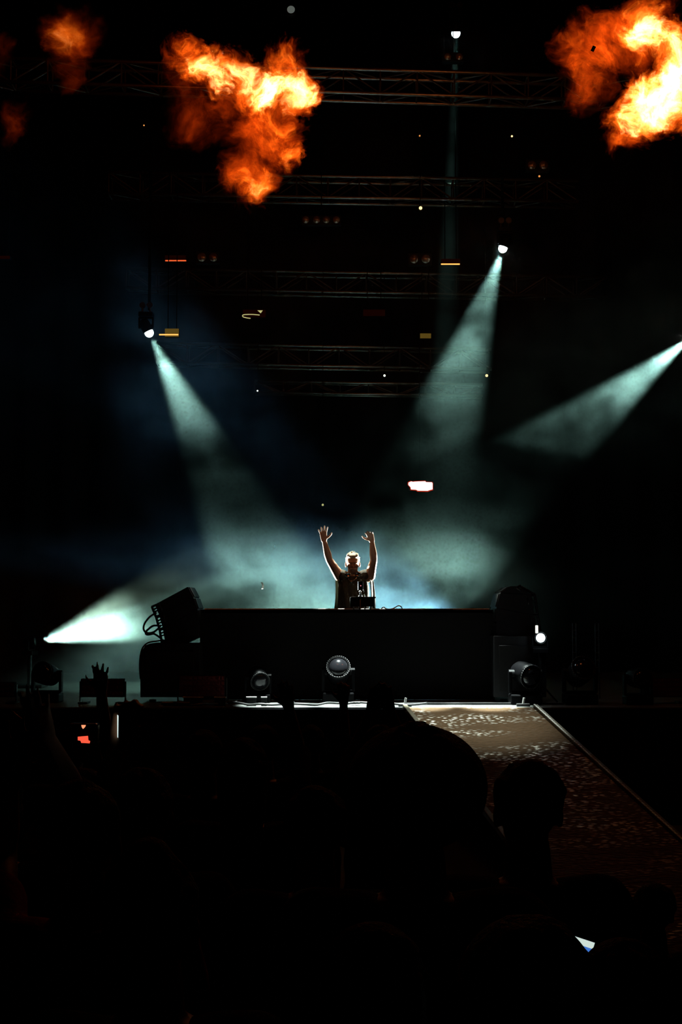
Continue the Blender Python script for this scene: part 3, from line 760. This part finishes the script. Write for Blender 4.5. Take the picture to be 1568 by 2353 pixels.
# ------------------------------------------------------------------ people
def hand(mb, W, d, n, th, s=1.0, curl=.1, spread=.18, thumb_out=.8):
    """W wrist, d towards finger tips, n palm normal (way the fingers curl), th thumb side"""
    W = Vector(W); d = Vector(d).normalized(); th = Vector(th); th = (th - d * th.dot(d)).normalized(); n_ = d.cross(th).normalized()
    if n_.dot(Vector(n)) < 0: n_ = -n_
    k = s
    # palm as a row of merged limbs
    for j, off_ in enumerate((.030, .011, -.010, -.030)):
        base = W + d * (.088 - .006 * abs(j - 1)) * k + th * off_ * k
        mb.limb([W + th * off_ * .55 * k, base], [.017 * k, .0125 * k], 8)
        L = (.070, .078, .072, .056)[j] * k
        ang = spread * (off_ / .03)
        fd = (d * math.cos(ang) + th * math.sin(ang)).normalized()
        c = curl
        p1 = base + (fd * math.cos(c) + n_ * math.sin(c)) * L * .45
        p2 = p1 + (fd * math.cos(2.2 * c) + n_ * math.sin(2.2 * c)) * L * .32
        p3 = p2 + (fd * math.cos(3.3 * c) + n_ * math.sin(3.3 * c)) * L * .26
        mb.limb([base, p1, p2, p3], [.0100 * k, .0090 * k, .0082 * k, .0070 * k], 8)
    b0 = W + d * .022 * k + th * .022 * k
    t1 = b0 + (d * (1 - thumb_out * .5) + th * thumb_out + n_ * .15).normalized() * .040 * k
    t2 = t1 + (d * (1.15 - thumb_out * .5) + th * thumb_out * .75 + n_ * .1).normalized() * .032 * k
    t3 = t2 + (d + th * thumb_out * .5 + n_ * .1).normalized() * .024 * k
    mb.limb([b0, t1, t2, t3], [.016 * k, .0125 * k, .0105 * k, .008 * k], 8)

def head(mb, c, s, yaw=0, pitch=0, face=True):
    """c = centre of the skull; head looks to -Y when yaw is 0"""
    Q = Matrix.Translation(c) @ Matrix.Rotation(yaw, 4, 'Z') @ Matrix.Rotation(pitch, 4, 'X') @ Matrix.Scale(s, 4)
    def bl(p, r, sc=(1, 1, 1)):
        mb.ball(Q @ Vector(p), r * s, 3, sc, rot=Q.to_quaternion())
    bl((0, .012, .012), .092, (.84, 1.02, 1.0)); bl((0, -.030, -.045), .070, (.86, .88, 1.1)); bl((0, -.050, -.092), .033, (1.1, .9, .75))
    if face:
        bl((0, -.078, .012), .045, (1.25, .35, .35))                      # brow
        mb.limb([Q @ Vector((0, -.090, .0)), Q @ Vector((0, -.112, -.030))], [.008 * s, .0135 * s], 8)  # nose
        bl((0, -.091, -.062), .020, (1.25, .5, .45))                      # lips
        for sx in (-1, 1): bl((sx * .040, -.070, -.028), .026, (1, .6, .9))   # cheeks
    for sx in (-1, 1): bl((sx * .080, .010, -.020), .030, (.32, .62, 1.05))
    return Q

# ---- the performer
DY = 16.95
def D(px, py, dy=0): return P(px, py, DY + dy)
dj = thing('person', 'performer behind the booth with both arms raised, in a loose dark sleeveless top', 'person', (D(812, 1400).x, DY, DECK))
b = MB()
hc = D(811, 1294, -.04)
k = 1 / 196.0
pel = D(812, 1460, .06); che = D(812, 1350, .02); nk = D(812, 1326, -.01)
b.loft([(D(812, 1480, .05), .15, .10), (D(812, 1455, .05), .165, .11), (D(812, 1415, .03), .14, .095), (D(813, 1375, .01), .165, .11), (D(813, 1345, .0), .175, .11), (D(813, 1330, .0), .15, .09), (D(812, 1322, .0), .09, .07)])
b.limb([D(812, 1330, 0), D(811, 1316, -.01), D(811, 1302, -.02)], [.068, .058, .056])
shl = D(781, 1324); shr = D(850, 1324)
ell = D(757, 1287, -.12); elr = D(859.5, 1287, -.12)
wrl = D(745, 1242, -.17); wrr = D(855, 1243, -.17)
b.limb([D(800, 1332), shl, shl.lerp(ell, .45), ell, ell.lerp(wrl, .3), wrl.lerp(ell, .35), wrl], [.065, .066, .055, .042, .046, .036, .026])
b.limb([D(825, 1332), shr, shr.lerp(elr, .45), elr, elr.lerp(wrr, .3), wrr.lerp(elr, .35), wrr], [.065, .066, .055, .042, .046, .036, .026])
hand(b, wrl, (-.10, -.1, 1), (0, -1, 0), (1, 0, .12), 1.04, .10, .36, 1.05)
hand(b, wrr, (-.32, -.45, 1), (-.6, -.8, 0), (-1, 0, .1), 1.04, .42, .22, .9)
# legs, slightly bent at the knee
for sx in (-1, 1):
    hip = Vector((pel.x + sx * .09, pel.y, DECK + .82)); kn = Vector((pel.x + sx * .12, pel.y - .10, DECK + .46)); an = Vector((pel.x + sx * .13, pel.y + .02, DECK + .09))
    b.limb([hip, kn, kn.lerp(an, .35), an, an + Vector((0, -.12, -.045))], [.085, .058, .056, .038, .035])
Q = head(b, hc, 1.03, 0, .10)
b.remeshed('body', M['skin'], dj, .0048, 3, world=True)
# hair: cap with tousled top
h = MB()
def hb(p, r, sc=(1, 1, 1)): h.ball(Q @ Vector(p), r * 1.03, 3, sc)
hb((0, .030, .034), .094, (.88, 1.0, .92)); hb((0, -.035, .078), .050, (1.15, .9, .62)); hb((.03, -.03, .085), .036); hb((-.035, -.02, .082), .038)
rnd = random.Random(3)
for i in range(70):
    a_ = rnd.uniform(0, 2 * math.pi); e_ = rnd.uniform(.25, 1.5)
    dv = Vector((math.cos(a_) * math.cos(e_), math.sin(a_) * math.cos(e_) * 1.0 + .25, math.sin(e_)))
    p0 = Vector((0, .02, .03)) + Vector((dv.x * .075, dv.y * .085, dv.z * .082))
    h.limb([Q @ p0, Q @ (p0 + dv * .016 + Vector((0, -.006, .004)))], [.010, .005], 6)
h.remeshed('hair', M['blond'], dj, .005, 1, world=True)
# sleeveless loose top
b = MB()
b.loft([(D(813, 1452, .02), .20, .15), (D(813, 1415, .01), .19, .145), (D(813, 1375, .0), .185, .135), (D(813, 1350, .0), .183, .13), (D(813, 1334, .0), .168, .115), (D(812, 1324, .0), .12, .09)])
for s_, sh in ((-1, shl), (1, shr)):
    b.limb([D(812 + s_ * 12, 1330), D(812 + s_ * 27, 1322, -.01)], [.075, .072])
b.remeshed('sleeveless_top', M['tee'], dj, .008, 3, world=True, disp=lambda c: Vector((0, .008 * math.sin(c.x * 60 + c.z * 9) * max(0, min(1, (2.75 - c.z) * 3)), 0)))
# hanging side folds of the top
def fold(pts_top, pts_bot, th=.006, n=14, wav=.02, ph=0):
    bm = MB(); rows = 16
    G_ = []
    for j in range(rows + 1):
        v = j / rows; row = []
        for i in range(n + 1):
            u = i / n
            p_ = Vector(pts_top[0]).lerp(Vector(pts_top[1]), u).lerp(Vector(pts_bot[0]).lerp(Vector(pts_bot[1]), u), v)
            p_ = p_ + Vector((.012 * math.sin(v * 3.1), wav * math.sin(u * 9 + ph + v * 2) * (.3 + v), 0)); row.append(bm.bm.verts.new(p_))
        G_.append(row)
    for j in range(rows):
        for i in range(n): bm.bm.faces.new((G_[j][i], G_[j][i + 1], G_[j + 1][i + 1], G_[j + 1][i]))
    bmesh.ops.solidify(bm.bm, geom=bm.bm.faces[:], thickness=th)
    return bm
fold((D(771, 1334, -.02), D(779, 1336, .05)), (D(766, 1412, -.03), D(776, 1412, .08))).build('side_drape', M['tee'], dj, smooth=True, world=True)
fold((D(776, 1333, .02), D(786, 1334, -.10)), (D(782, 1412, .02), D(794, 1412, -.12)), ph=1).build('side_drape', M['tee'], dj, smooth=True, world=True)
fold((D(850, 1332, -.08), D(859, 1334, .02)), (D(851, 1412, -.11), D(863, 1412, .05)), ph=2).build('side_drape', M['tee'], dj, smooth=True, world=True)
b = MB()
b.loft([(Vector((pel.x, pel.y, DECK + .74)), .17, .12), (Vector((pel.x, pel.y, DECK + .86)), .175, .125), (Vector((pel.x, pel.y, DECK + .98)), .165, .115)])
for sx in (-1, 1):
    hip = Vector((pel.x + sx * .09, pel.y, DECK + .82)); kn = Vector((pel.x + sx * .12, pel.y - .10, DECK + .46)); an = Vector((pel.x + sx * .13, pel.y + .02, DECK + .12))
    b.limb([hip, kn, an], [.1, .075, .06])
b.remeshed('trousers', M['black_cloth'], dj, .012, 2, world=True)
for sx in (-1, 1):
    s = MB(); c_ = Vector((pel.x + sx * .13, pel.y - .04, DECK + .04))
    s.ball(c_ + Vector((0, .04, .01)), .05, 2, (.9, 1.3, 1)); s.ball(c_ + Vector((0, -.09, -.005)), .045, 2, (1, 1.5, .75))
    s.remeshed('shoe', M['shoe'], dj, .01, 1, world=True)
# headphones round the neck and a pendant
hp = thing('headphones', 'headphones resting round the performer neck', 'headphones', D(811, 1326, -.1))
arc = [D(799, 1322, -.11), D(797, 1317, -.02), D(802, 1313, .07), D(812, 1312, .10), D(822, 1313, .07), D(826, 1317, -.02), D(823, 1322, -.11)]
MB().curve(arc, .009).build('band', M['silver'], hp, smooth=True, world=True)
for (px_, py_, ang) in ((799.5, 1320.5, .25), (823, 1319.5, -.25)):
    T = Matrix.Translation(D(px_, py_, -.125)) @ Matrix.Rotation(R(90), 4, 'X') @ Matrix.Rotation(ang, 4, 'Y')
    MB().lathe([(.012, -.02), (.032, -.018), (.036, 0), (.030, .014), (.020, .018), (.018, .014), (.002, .014)], T).build('ear_cup', M['silver'], hp, smooth=True, world=True)
nc = thing('necklace', 'thin necklace with a round silver pendant on the performer chest', 'necklace', D(808, 1337, -.15))
MB().curve([D(800, 1327, -.12), D(803, 1333, -.14), D(807.5, 1336, -.15), D(815, 1332, -.14), D(821, 1326, -.12)], .0035).build('chain', M['silver'], nc, smooth=True, world=True)
T = Matrix.Translation(D(807.8, 1337, -.155)) @ Matrix.Rotation(R(90), 4, 'X')
MB().lathe([(.002, -.004), (.013, -.003), (.014, .003), (.002, .006)], T).build('pendant', M['silver'], nc, smooth=True, world=True)

# ---- gear on the booth
GY = 16.55
t = thing('mixer_screen', 'black equipment case standing up on the booth in front of the performer', 'equipment', (P(832, 1400, GY).x, GY, zt))
c0 = P(833, 1384, GY); wpx = GY / F
MB().box((c0.x, GY, P(0, 1383, GY).z), (57 * wpx, .16, 22 * wpx), bevel=.006).build('case', M['gloss'], t, world=True)
MB().box((c0.x + .01, GY - .01, P(0, 1373, GY).z), (57 * wpx, .2, 3 * wpx), bevel=.003).build('lid', M['black'], t, world=True)
zc_ = P(0, 1397, GY).z
for i_ in range(4): MB().tube((c0.x - .10 + i_ * .065, GY - .02, zt), (c0.x - .10 + i_ * .065, GY - .02, zc_ + .025), .008).build('leg', M['edge'], t, world=True)
MB().box((c0.x - .025, GY - .10, P(0, 1388, GY).z), (.008, .006, 22 * wpx), bevel=.001).build('front_strip', M['edge'], t, world=True)
kn_ = MB()
for i_ in range(5): kn_.tube((c0.x - .11 + i_ * .05, GY - .08, P(0, 1377, GY).z), (c0.x - .11 + i_ * .05, GY - .095, P(0, 1377, GY).z), .006)
kn_.build('knobs', M['edge'], t, world=True)
t = thing('action_camera', 'small black camera on a clamp above the equipment case, tiny red light', 'camera', P(829, 1372, GY))
cc = P(829.3, 1346, GY - .03)
MB().box(cc, (11 * wpx, .05, 20 * wpx), bevel=.005).build('camera_body', M['gloss'], t, world=True)
MB().box(cc + Vector((-.029, .012, 0)), (.006, .04, 20 * wpx), bevel=.001).build('side_frame', M['silver'], t, world=True)
MB().ball(cc + Vector((0, -.027, -.0)), .006, 2).build('red_light', emit('rec_red', (1, .25, .3), 1.2), t, smooth=True, world=True)
b = MB().ball(P(828, 1359, GY), .014, 2); b.tube(P(828, 1359, GY), P(829, 1372, GY), .008)
b.tube(P(829, 1363, GY), P(825, 1371, GY), .006); b.tube(P(829, 1363, GY), P(833, 1371, GY), .006); b.build('clamp', M['silver'], t, smooth=True, world=True)
MB().tube(P(834, 1358, GY - .02), P(838, 1358, GY - .02), .012).build('clamp_knob', M['silver'], t, smooth=True, world=True)
MB().tube(P(829, 1372, GY), P(829, 1376, GY), .02).build('foot', M['black'], t, world=True)
o = MB().curve([P(x_, y_, 16.6) for x_, y_ in ((876, 1399), (882, 1395), (888, 1399), (900, 1399), (908, 1396), (915, 1392), (921, 1393), (925, 1399))], .006).build('cable', M['silver'], smooth=True)
tag(o, 'thin pale cable humping up along the booth top right of the performer', 'cable')
for i, (px, lab) in enumerate(((1005, 'flat player deck on the booth right of the performer'), (700, 'flat player deck on the booth left of the performer'))):
    x = P(px, 1400, 16.6).x
    t = thing('media_player', lab, 'equipment', (x, 16.55, zt), group='players lying on the booth')
    MB().box((x, 16.48, zt + .004), (.32, .34, .008), bevel=.002).build('chassis', M['black'], t, world=True)
    MB().tube((x, 16.48, zt + .008), (x, 16.48, zt + .011), .1, n=32).build('jog_wheel', M['rig'], t, world=True)

# confetti drifting
def confetti(px, py, Y, w_, h_, rot, label):
    m = MB(); n = 8
    for i in range(n + 1):
        a_ = -0.9 + 1.8 * i / n
        m.bm.verts.new((w_ * (math.cos(a_) - .6), w_ * math.sin(a_ * 2) * .3, h_ * a_ / 1.8)); m.bm.verts.new((w_ * (math.cos(a_) - .6) + w_ * .8, .3 * w_, h_ * a_ / 1.8))
    m.bm.verts.ensure_lookup_table()
    for i in range(n): m.bm.faces.new([m.bm.verts[j] for j in (2 * i, 2 * i + 1, 2 * i + 3, 2 * i + 2)])
    bmesh.ops.solidify(m.bm, geom=m.bm.faces[:], thickness=.001)
    bmesh.ops.transform(m.bm, matrix=Matrix.Translation(P(px, py, Y)) @ Matrix.Rotation(rot, 4, 'Y'), verts=m.bm.verts)
    o = m.build('confetti', M['paper'], smooth=True); tag(o, label, 'confetti', 'drifting confetti')
M['paper'] = principled('white_paper', (.9, .92, .9), .5)
confetti(600, 1346, 17.9, .030, .085, -.15, 'curled white scrap of confetti floating left of the performer')
confetti(630, 1255, 17.9, .012, .03, .4, 'tiny white speck of confetti high left of the performer')
o = MB().box(P(1364, 112, 12.4), (.030, .004, .052), rot=Matrix.Rotation(.45, 3, 'Y').to_quaternion()).build('confetti', M['booth'])
tag(o, 'dark rectangular scrap silhouetted against the right fireball', 'confetti', 'drifting confetti')

# ------------------------------------------------------------------ audience
def ik(S, T, l1, l2, bend):
    S = Vector(S); T = Vector(T); d = T - S; L = min(d.length, (l1 + l2) * .995); d.normalize(); T = S + d * L
    a_ = (l1 * l1 - l2 * l2 + L * L) / (2 * L); hgt = math.sqrt(max(0, l1 * l1 - a_ * a_))
    bd = Vector(bend); bd = (bd - d * bd.dot(d)).normalized()
    return S + d * a_ + bd * hgt, T
def fan(label, px, Y, top_py, arms=(None, None), shirt='black_cloth', hair=('short', 'hair'), hs=1.0, yaw=math.pi, sleeves=.5, curl=.15):
    """audience member seen from behind. arms: px/py/dy hand targets or None (hanging)"""
    top = P(px, top_py, Y); H = top.z; x = top.x; s = H / 1.78
    t = thing('person', label, 'person', (x, Y, 0), group='audience in front of the stage')
    sh_z = H - .33 * s; hipz = .93 * s
    b = MB(); V = Vector
    b.loft([(V((x, Y, hipz - .08 * s)), .15 * s, .10 * s), (V((x, Y, hipz + .04 * s)), .165 * s, .115 * s), (V((x, Y, hipz + .2 * s)), .14 * s, .10 * s), (V((x, Y, sh_z - .16 * s)), .17 * s, .115 * s), (V((x, Y, sh_z - .03 * s)), .16 * s, .10 * s), (V((x, Y, sh_z + .04 * s)), .08 * s, .07 * s)])
    b.limb([V((x, Y, sh_z)), V((x, Y - .0, sh_z + .12 * s))], [.065 * s, .056 * s])
    hc_ = V((x, Y, H - .115 * s * 1.0)); Qh = head(b, hc_, s * .98, yaw, 0, True)
    arm_pts = []
    for k_, sx in enumerate((-1, 1)):
        S = V((x + sx * .185 * s, Y, sh_z - .02 * s)); tg = arms[k_]
        if tg is None:
            E = S + V((sx * .06, .02, -.29 * s)); Wp = E + V((sx * .01, .06, -.25 * s)); hd = V((0, .1, -1)); th = V((-sx * .2, 1, 0)); nn = V((-sx, 0, 0))
        else:
            T_ = P(tg[0], tg[1], Y + tg[2]); E, Wp = ik(S, T_, .30 * s, .27 * s, (sx * .25, .9, -.4))
            hd = (Wp - E).normalized() + V((0, .15, .25)); th = V((-sx, 0, .1)); nn = V((0, 1, 0))
        b.limb([V((x + sx * .09 * s, Y, sh_z - .03 * s)), S, S.lerp(E, .5), E, E.lerp(Wp, .3), Wp], [.06 * s, .06 * s, .05 * s, .042 * s, .043 * s, .027 * s])
        hand(b, Wp, hd, nn, th, s, curl if tg is None or len(tg) < 4 else tg[3], .22, .8)
        arm_pts.append((S, E, Wp))
    for sx in (-1, 1):
        b.limb([V((x + sx * .09 * s, Y, hipz - .02)), V((x + sx * .10 * s, Y + .02, .50 * s)), V((x + sx * .10 * s, Y, .08)), V((x + sx * .10 * s, Y + .12, .04))], [.09 * s, .06 * s, .04 * s, .035 * s])
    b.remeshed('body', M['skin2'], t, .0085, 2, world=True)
    # shirt
    c = MB()
    c.loft([(V((x, Y, hipz - .10 * s)), .195 * s, .14 * s), (V((x, Y, hipz + .10 * s)), .19 * s, .14 * s), (V((x, Y, sh_z - .18 * s)), .195 * s, .14 * s), (V((x, Y, sh_z - .04 * s)), .185 * s, .125 * s), (V((x, Y, sh_z + .035 * s)), .10 * s, .085 * s)])
    for S, E, Wp in arm_pts:
        c.limb([V((x, Y, sh_z - .03 * s)).lerp(S, .5), S, S.lerp(E, min(1, sleeves * 2))], [.075 * s, .078 * s, .066 * s])
        if sleeves > .5: c.limb([E, E.lerp(Wp, .92)], [.058 * s, .042 * s])
    rn = random.Random(int(px * 7)); ph = rn.uniform(0, 6)
    c.remeshed('shirt', M[shirt], t, .012, 3, world=True, disp=lambda q_: Vector((.004 * math.sin(q_.z * 40 + ph), .006 * math.sin(q_.x * 45 + q_.z * 14 + ph), 0)))
    c = MB()
    c.loft([(V((x, Y, hipz - .12 * s)), .175 * s, .125 * s), (V((x, Y, hipz - .02)), .18 * s, .13 * s), (V((x, Y, hipz + .02 * s)), .17 * s, .12 * s)])
    for sx in (-1, 1): c.limb([V((x + sx * .09 * s, Y, hipz - .06)), V((x + sx * .10 * s, Y + .02, .50 * s)), V((x + sx * .10 * s, Y, .10))], [.105 * s, .08 * s, .06 * s])
    c.remeshed('trousers', M['denim'], t, .018, 2, world=True)
    for sx in (-1, 1):
        c = MB(); c.ball(V((x + sx * .10 * s, Y + .02, .05)), .05, 2, (.9, 1.3, 1)); c.ball(V((x + sx * .10 * s, Y + .13, .04)), .045, 2, (1, 1.4, .8))
        c.remeshed('shoe', M['shoe'], t, .014, 1, world=True)
    # hair
    c = MB(); style, hm = hair
    def hb2(p, r, sc=(1, 1, 1)): c.ball(Qh @ V(p), r * s * hs, 3, sc)
    hb2((0, .026, .030), .098, (.90, 1.0, .95))
    if style == 'long':
        c.limb([Qh @ V((0, .05, -.0)), Qh @ V((0, .075, -.12)), Qh @ V((0, .07, -.25))], [.09 * s, .085 * s, .06 * s])
    elif style == 'afro':
        hb2((0, .03, .03), .125, (1.08, 1, .95))
    elif style == 'bun':
        hb2((0, .05, .11), .045); 
    rn = random.Random(int(px))
    for i in range(90):
        a_ = rn.uniform(0, 2 * math.pi); e_ = rn.uniform(-.1, 1.5)
        dv = V((math.cos(a_) * math.cos(e_), abs(math.sin(a_)) * math.cos(e_) + .1, math.sin(e_)))
        rr = .125 if style == 'afro' else .095
        p0 = V((0, .026, .03)) + V((dv.x * rr * .86, dv.y * rr * .9, dv.z * rr * .9))
        c.limb([Qh @ p0, Qh @ (p0 + dv * .014)], [.012 * s, .005 * s], 6)
    c.remeshed('hair', M[hm], t, .009, 4, world=True)
    return t, arm_pts

fan('person with big round dark hair, large silhouette over the left side of the ramp', 955, 3.0, 1700, hair=('afro', 'hair'), hs=1.0)
fan('person with short dark hair silhouetted in the middle of the ramp', 1212, 3.7, 1750, sleeves=.5)
fan('person in a dark red top at the bottom centre of the frame', 858, 2.4, 2120, shirt='red_cloth', hair=('long', 'hair'))
fan('near person with dark hair just left of the lit phone corner', 1204, 1.85, 2106)
fan('near person at lower right holding up the lit phone', 1424, 2.6, 2158, arms=((1350, 2290, .42), (1400, 2300, .40)))
fan('person at far left stretching one bare arm up out of the crowd', 190, 3.2, 1800, arms=((15, 1800, .05), None), shirt='red_cloth', sleeves=.25)
fan('person holding up a camera with red screens at left', 196, 4.8, 1768, arms=((170, 1745, .2, .5), (216, 1745, .2, .5)))
fan('person holding a phone edge-on beside the red camera screens', 330, 4.0, 1770, arms=((272, 1706, .25, .5), None))
fan('person with a bent forearm catching dim red light at far left', -10, 4.3, 1760, arms=(None, (104, 1690, .0)))
fan('person reaching one hand up in front of the left grid panel', 165, 7.0, 1680, arms=(None, (232, 1575, .1)))
fan('person with one raised hand left of the bright deck strip', 606, 7.2, 1668, arms=(None, (664, 1625, .25)))
fan('person with one arm up in front of the middle round lamp', 716, 8.2, 1668, arms=(None, (790, 1615, .25)))
fan('person with both hands up over the bright deck strip', 872, 7.2, 1668, arms=((853, 1634, .25), (896, 1628, .25)))
fan('person with short hair in front of the dark stage edge left of centre', 470, 6.2, 1680)
fan('person with long hair behind the phone holder, left of centre', 560, 5.0, 1700, hair=('long', 'hair'))
fan('person with a top bun at the lower left', 350, 2.6, 1960, hair=('bun', 'hair'))
fan('person in dark clothes in the centre behind the red-topped one', 725, 3.9, 1810)
fan('person at the right edge beyond the ramp', 1500, 4.6, 2030)

# phones and camera held up in the crowd
def slab(name, label, cat, c, w_, h_, rot, matf, grp=None, th=.008):
    t = thing(name, label, cat, c, 0, grp)
    q = rot.to_quaternion(); Mx = Matrix.Translation(c) @ rot.to_matrix().to_4x4()
    b = MB().box((0, 0, 0), (w_, th, h_), bevel=.003); bmesh.ops.transform(b.bm, matrix=Mx, verts=b.bm.verts); b.build('phone_body', M['gloss'], t, world=True)
    b = MB().box((0, -th / 2 - .0004, 0), (w_ * .93, .0008, h_ * .95)); bmesh.ops.transform(b.bm, matrix=Mx, verts=b.bm.verts); b.build('screen', matf, t, world=True)
    return t, Mx
from mathutils import Euler
M['scr_blue'] = emit('screen_white', (.72, .86, .78), .85)
c_ = P(1306, 2230, 3.02)
t, Mx = slab('phone', 'phone screen corner glowing white and blue at the lower right', 'phone', c_, .075, .15, Euler((0, R(18), 0)), M['scr_blue'], 'phones held up in the crowd')
M['scr_bar'] = emit('screen_blue', (.06, .22, .75), .8)
M['scr_violet'] = emit('screen_violet', (.55, .62, .85), .75)
b = MB().box((.0, -.0056, .050), (.068, .0006, .016)); bmesh.ops.transform(b.bm, matrix=Mx, verts=b.bm.verts); b.build('blue_bar', M['scr_bar'], t, world=True)
t, Mx = slab('phone', 'phone seen almost edge-on as a thin pale upright strip at left', 'phone', P(273, 1667, 4.25), .072, .066, Euler((0, R(3), R(-77))), emit('screen_pale', (.75, .95, .9), 1.1), 'phones held up in the crowd')
t = thing('video_camera', 'camera held up in the crowd showing small red lit screens', 'camera', P(193, 1690, 4.9))
MB().box(P(193, 1690, 4.93), (.10, .05, .085), bevel=.008).build('camera_body', M['gloss'], t, world=True)
MB().prism([px2(x_, y_, 4.9) for x_, y_ in ((179, 1693), (202, 1691), (203, 1701), (207, 1703), (206, 1708), (187, 1707), (185, 1702), (179, 1701))], 4.899, 4.902).build('screen', emit('screen_red', (1, .10, .05), 1.1), t, world=True)
MB().prism([px2(x_, y_, 4.9) for x_, y_ in ((187, 1666), (197, 1666), (196, 1670), (191, 1675), (188, 1671))], 4.899, 4.902).build('indicator', emit('screen_orange', (1, .32, .15), 1.2), t, world=True)
MB().box(P(192, 1673, 4.93), (.03, .04, .035), bevel=.004).build('viewfinder', M['gloss'], t, world=True)

# ------------------------------------------------------------------ fire
def flame(label, blobs_px, Y, strength, nscale, seed, step=.42, light=None):
    """blobs_px: (px, py, radius_px x, radius_px z, depth m, weight)"""
    bl = []; m = MB(); k = Y / F
    for (px, py, rx, rz, ry, wt) in blobs_px:
        c = P(px, py, Y); bl.append((tuple(c), (rx * k, ry, rz * k), wt))
        m.ball(c, 1, 3, (rx * k * 1.2 + .05, ry * 1.2 + .05, rz * k * 1.2 + .05))
    # a ragged hull round the burning gas
    def dsp(q): return mnoise.noise_vector(q * 3.0 + Vector((seed, 0, 0))) * .03
    o = m.remeshed('fireball', None, None, .05, 1, disp=dsp)
    o.data.materials.append(flame_mat('fire', bl, strength, nscale, seed, step))
    tag(o, label, 'fire', 'fireballs above the stage')
    return o
flame('orange and white fireball left of centre, spreading in two lobes at the top', [
    (420, 112, 42, 40, .14, 1.0), (475, 150, 60, 45, .18, 2.6), (535, 175, 75, 52, .22, 6.0), (590, 210, 75, 62, .22, 6.5), (655, 150, 70, 55, .2, 1.9), (680, 212, 55, 62, .2, 5.0), (640, 190, 60, 42, .2, 3.5),
    (600, 310, 105, 95, .3, .55), (655, 320, 50, 90, .22, 1.1), (668, 355, 32, 40, .14, 2.2), (570, 405, 80, 70, .22, .8), (570, 435, 50, 32, .15, 2.4), (475, 225, 110, 130, .2, .14)],
    13.0, 7.5, 3.6, 1.0)
flame('largest brightest fireball cut by the upper right corner of the frame', [
    (1495, 225, 80, 85, .3, 14), (1550, 180, 70, 90, .3, 12), (1450, 275, 60, 50, .22, 6.0), (1500, 85, 85, 45, .25, 5.0), (1490, 35, 70, 50, .2, 1.2), (1400, 100, 115, 70, .3, .62),
    (1315, 130, 60, 70, .2, .8), (1340, 200, 70, 70, .2, .4), (1440, 320, 60, 40, .2, .8), (1545, 110, 50, 60, .2, 5.0), (1590, 260, 60, 50, .2, 4)],
    13.0, 7.5, 3.4, 5.0)
flame('dim dark red flame at upper left', [
    (160, 75, 75, 75, .25, .35), (148, 90, 45, 65, .2, .9), (160, 150, 50, 60, .2, .22), (180, 200, 35, 40, .15, .25)], 15.4, 2.0, 2.0, 9.0)
flame('faint dark red wisp of flame at the left frame edge', [
    (28, 255, 50, 50, .2, .2), (5, 130, 40, 40, .15, .16), (15, 290, 30, 45, .15, .12)], 15.4, 1.4, 2.4, 14.0)
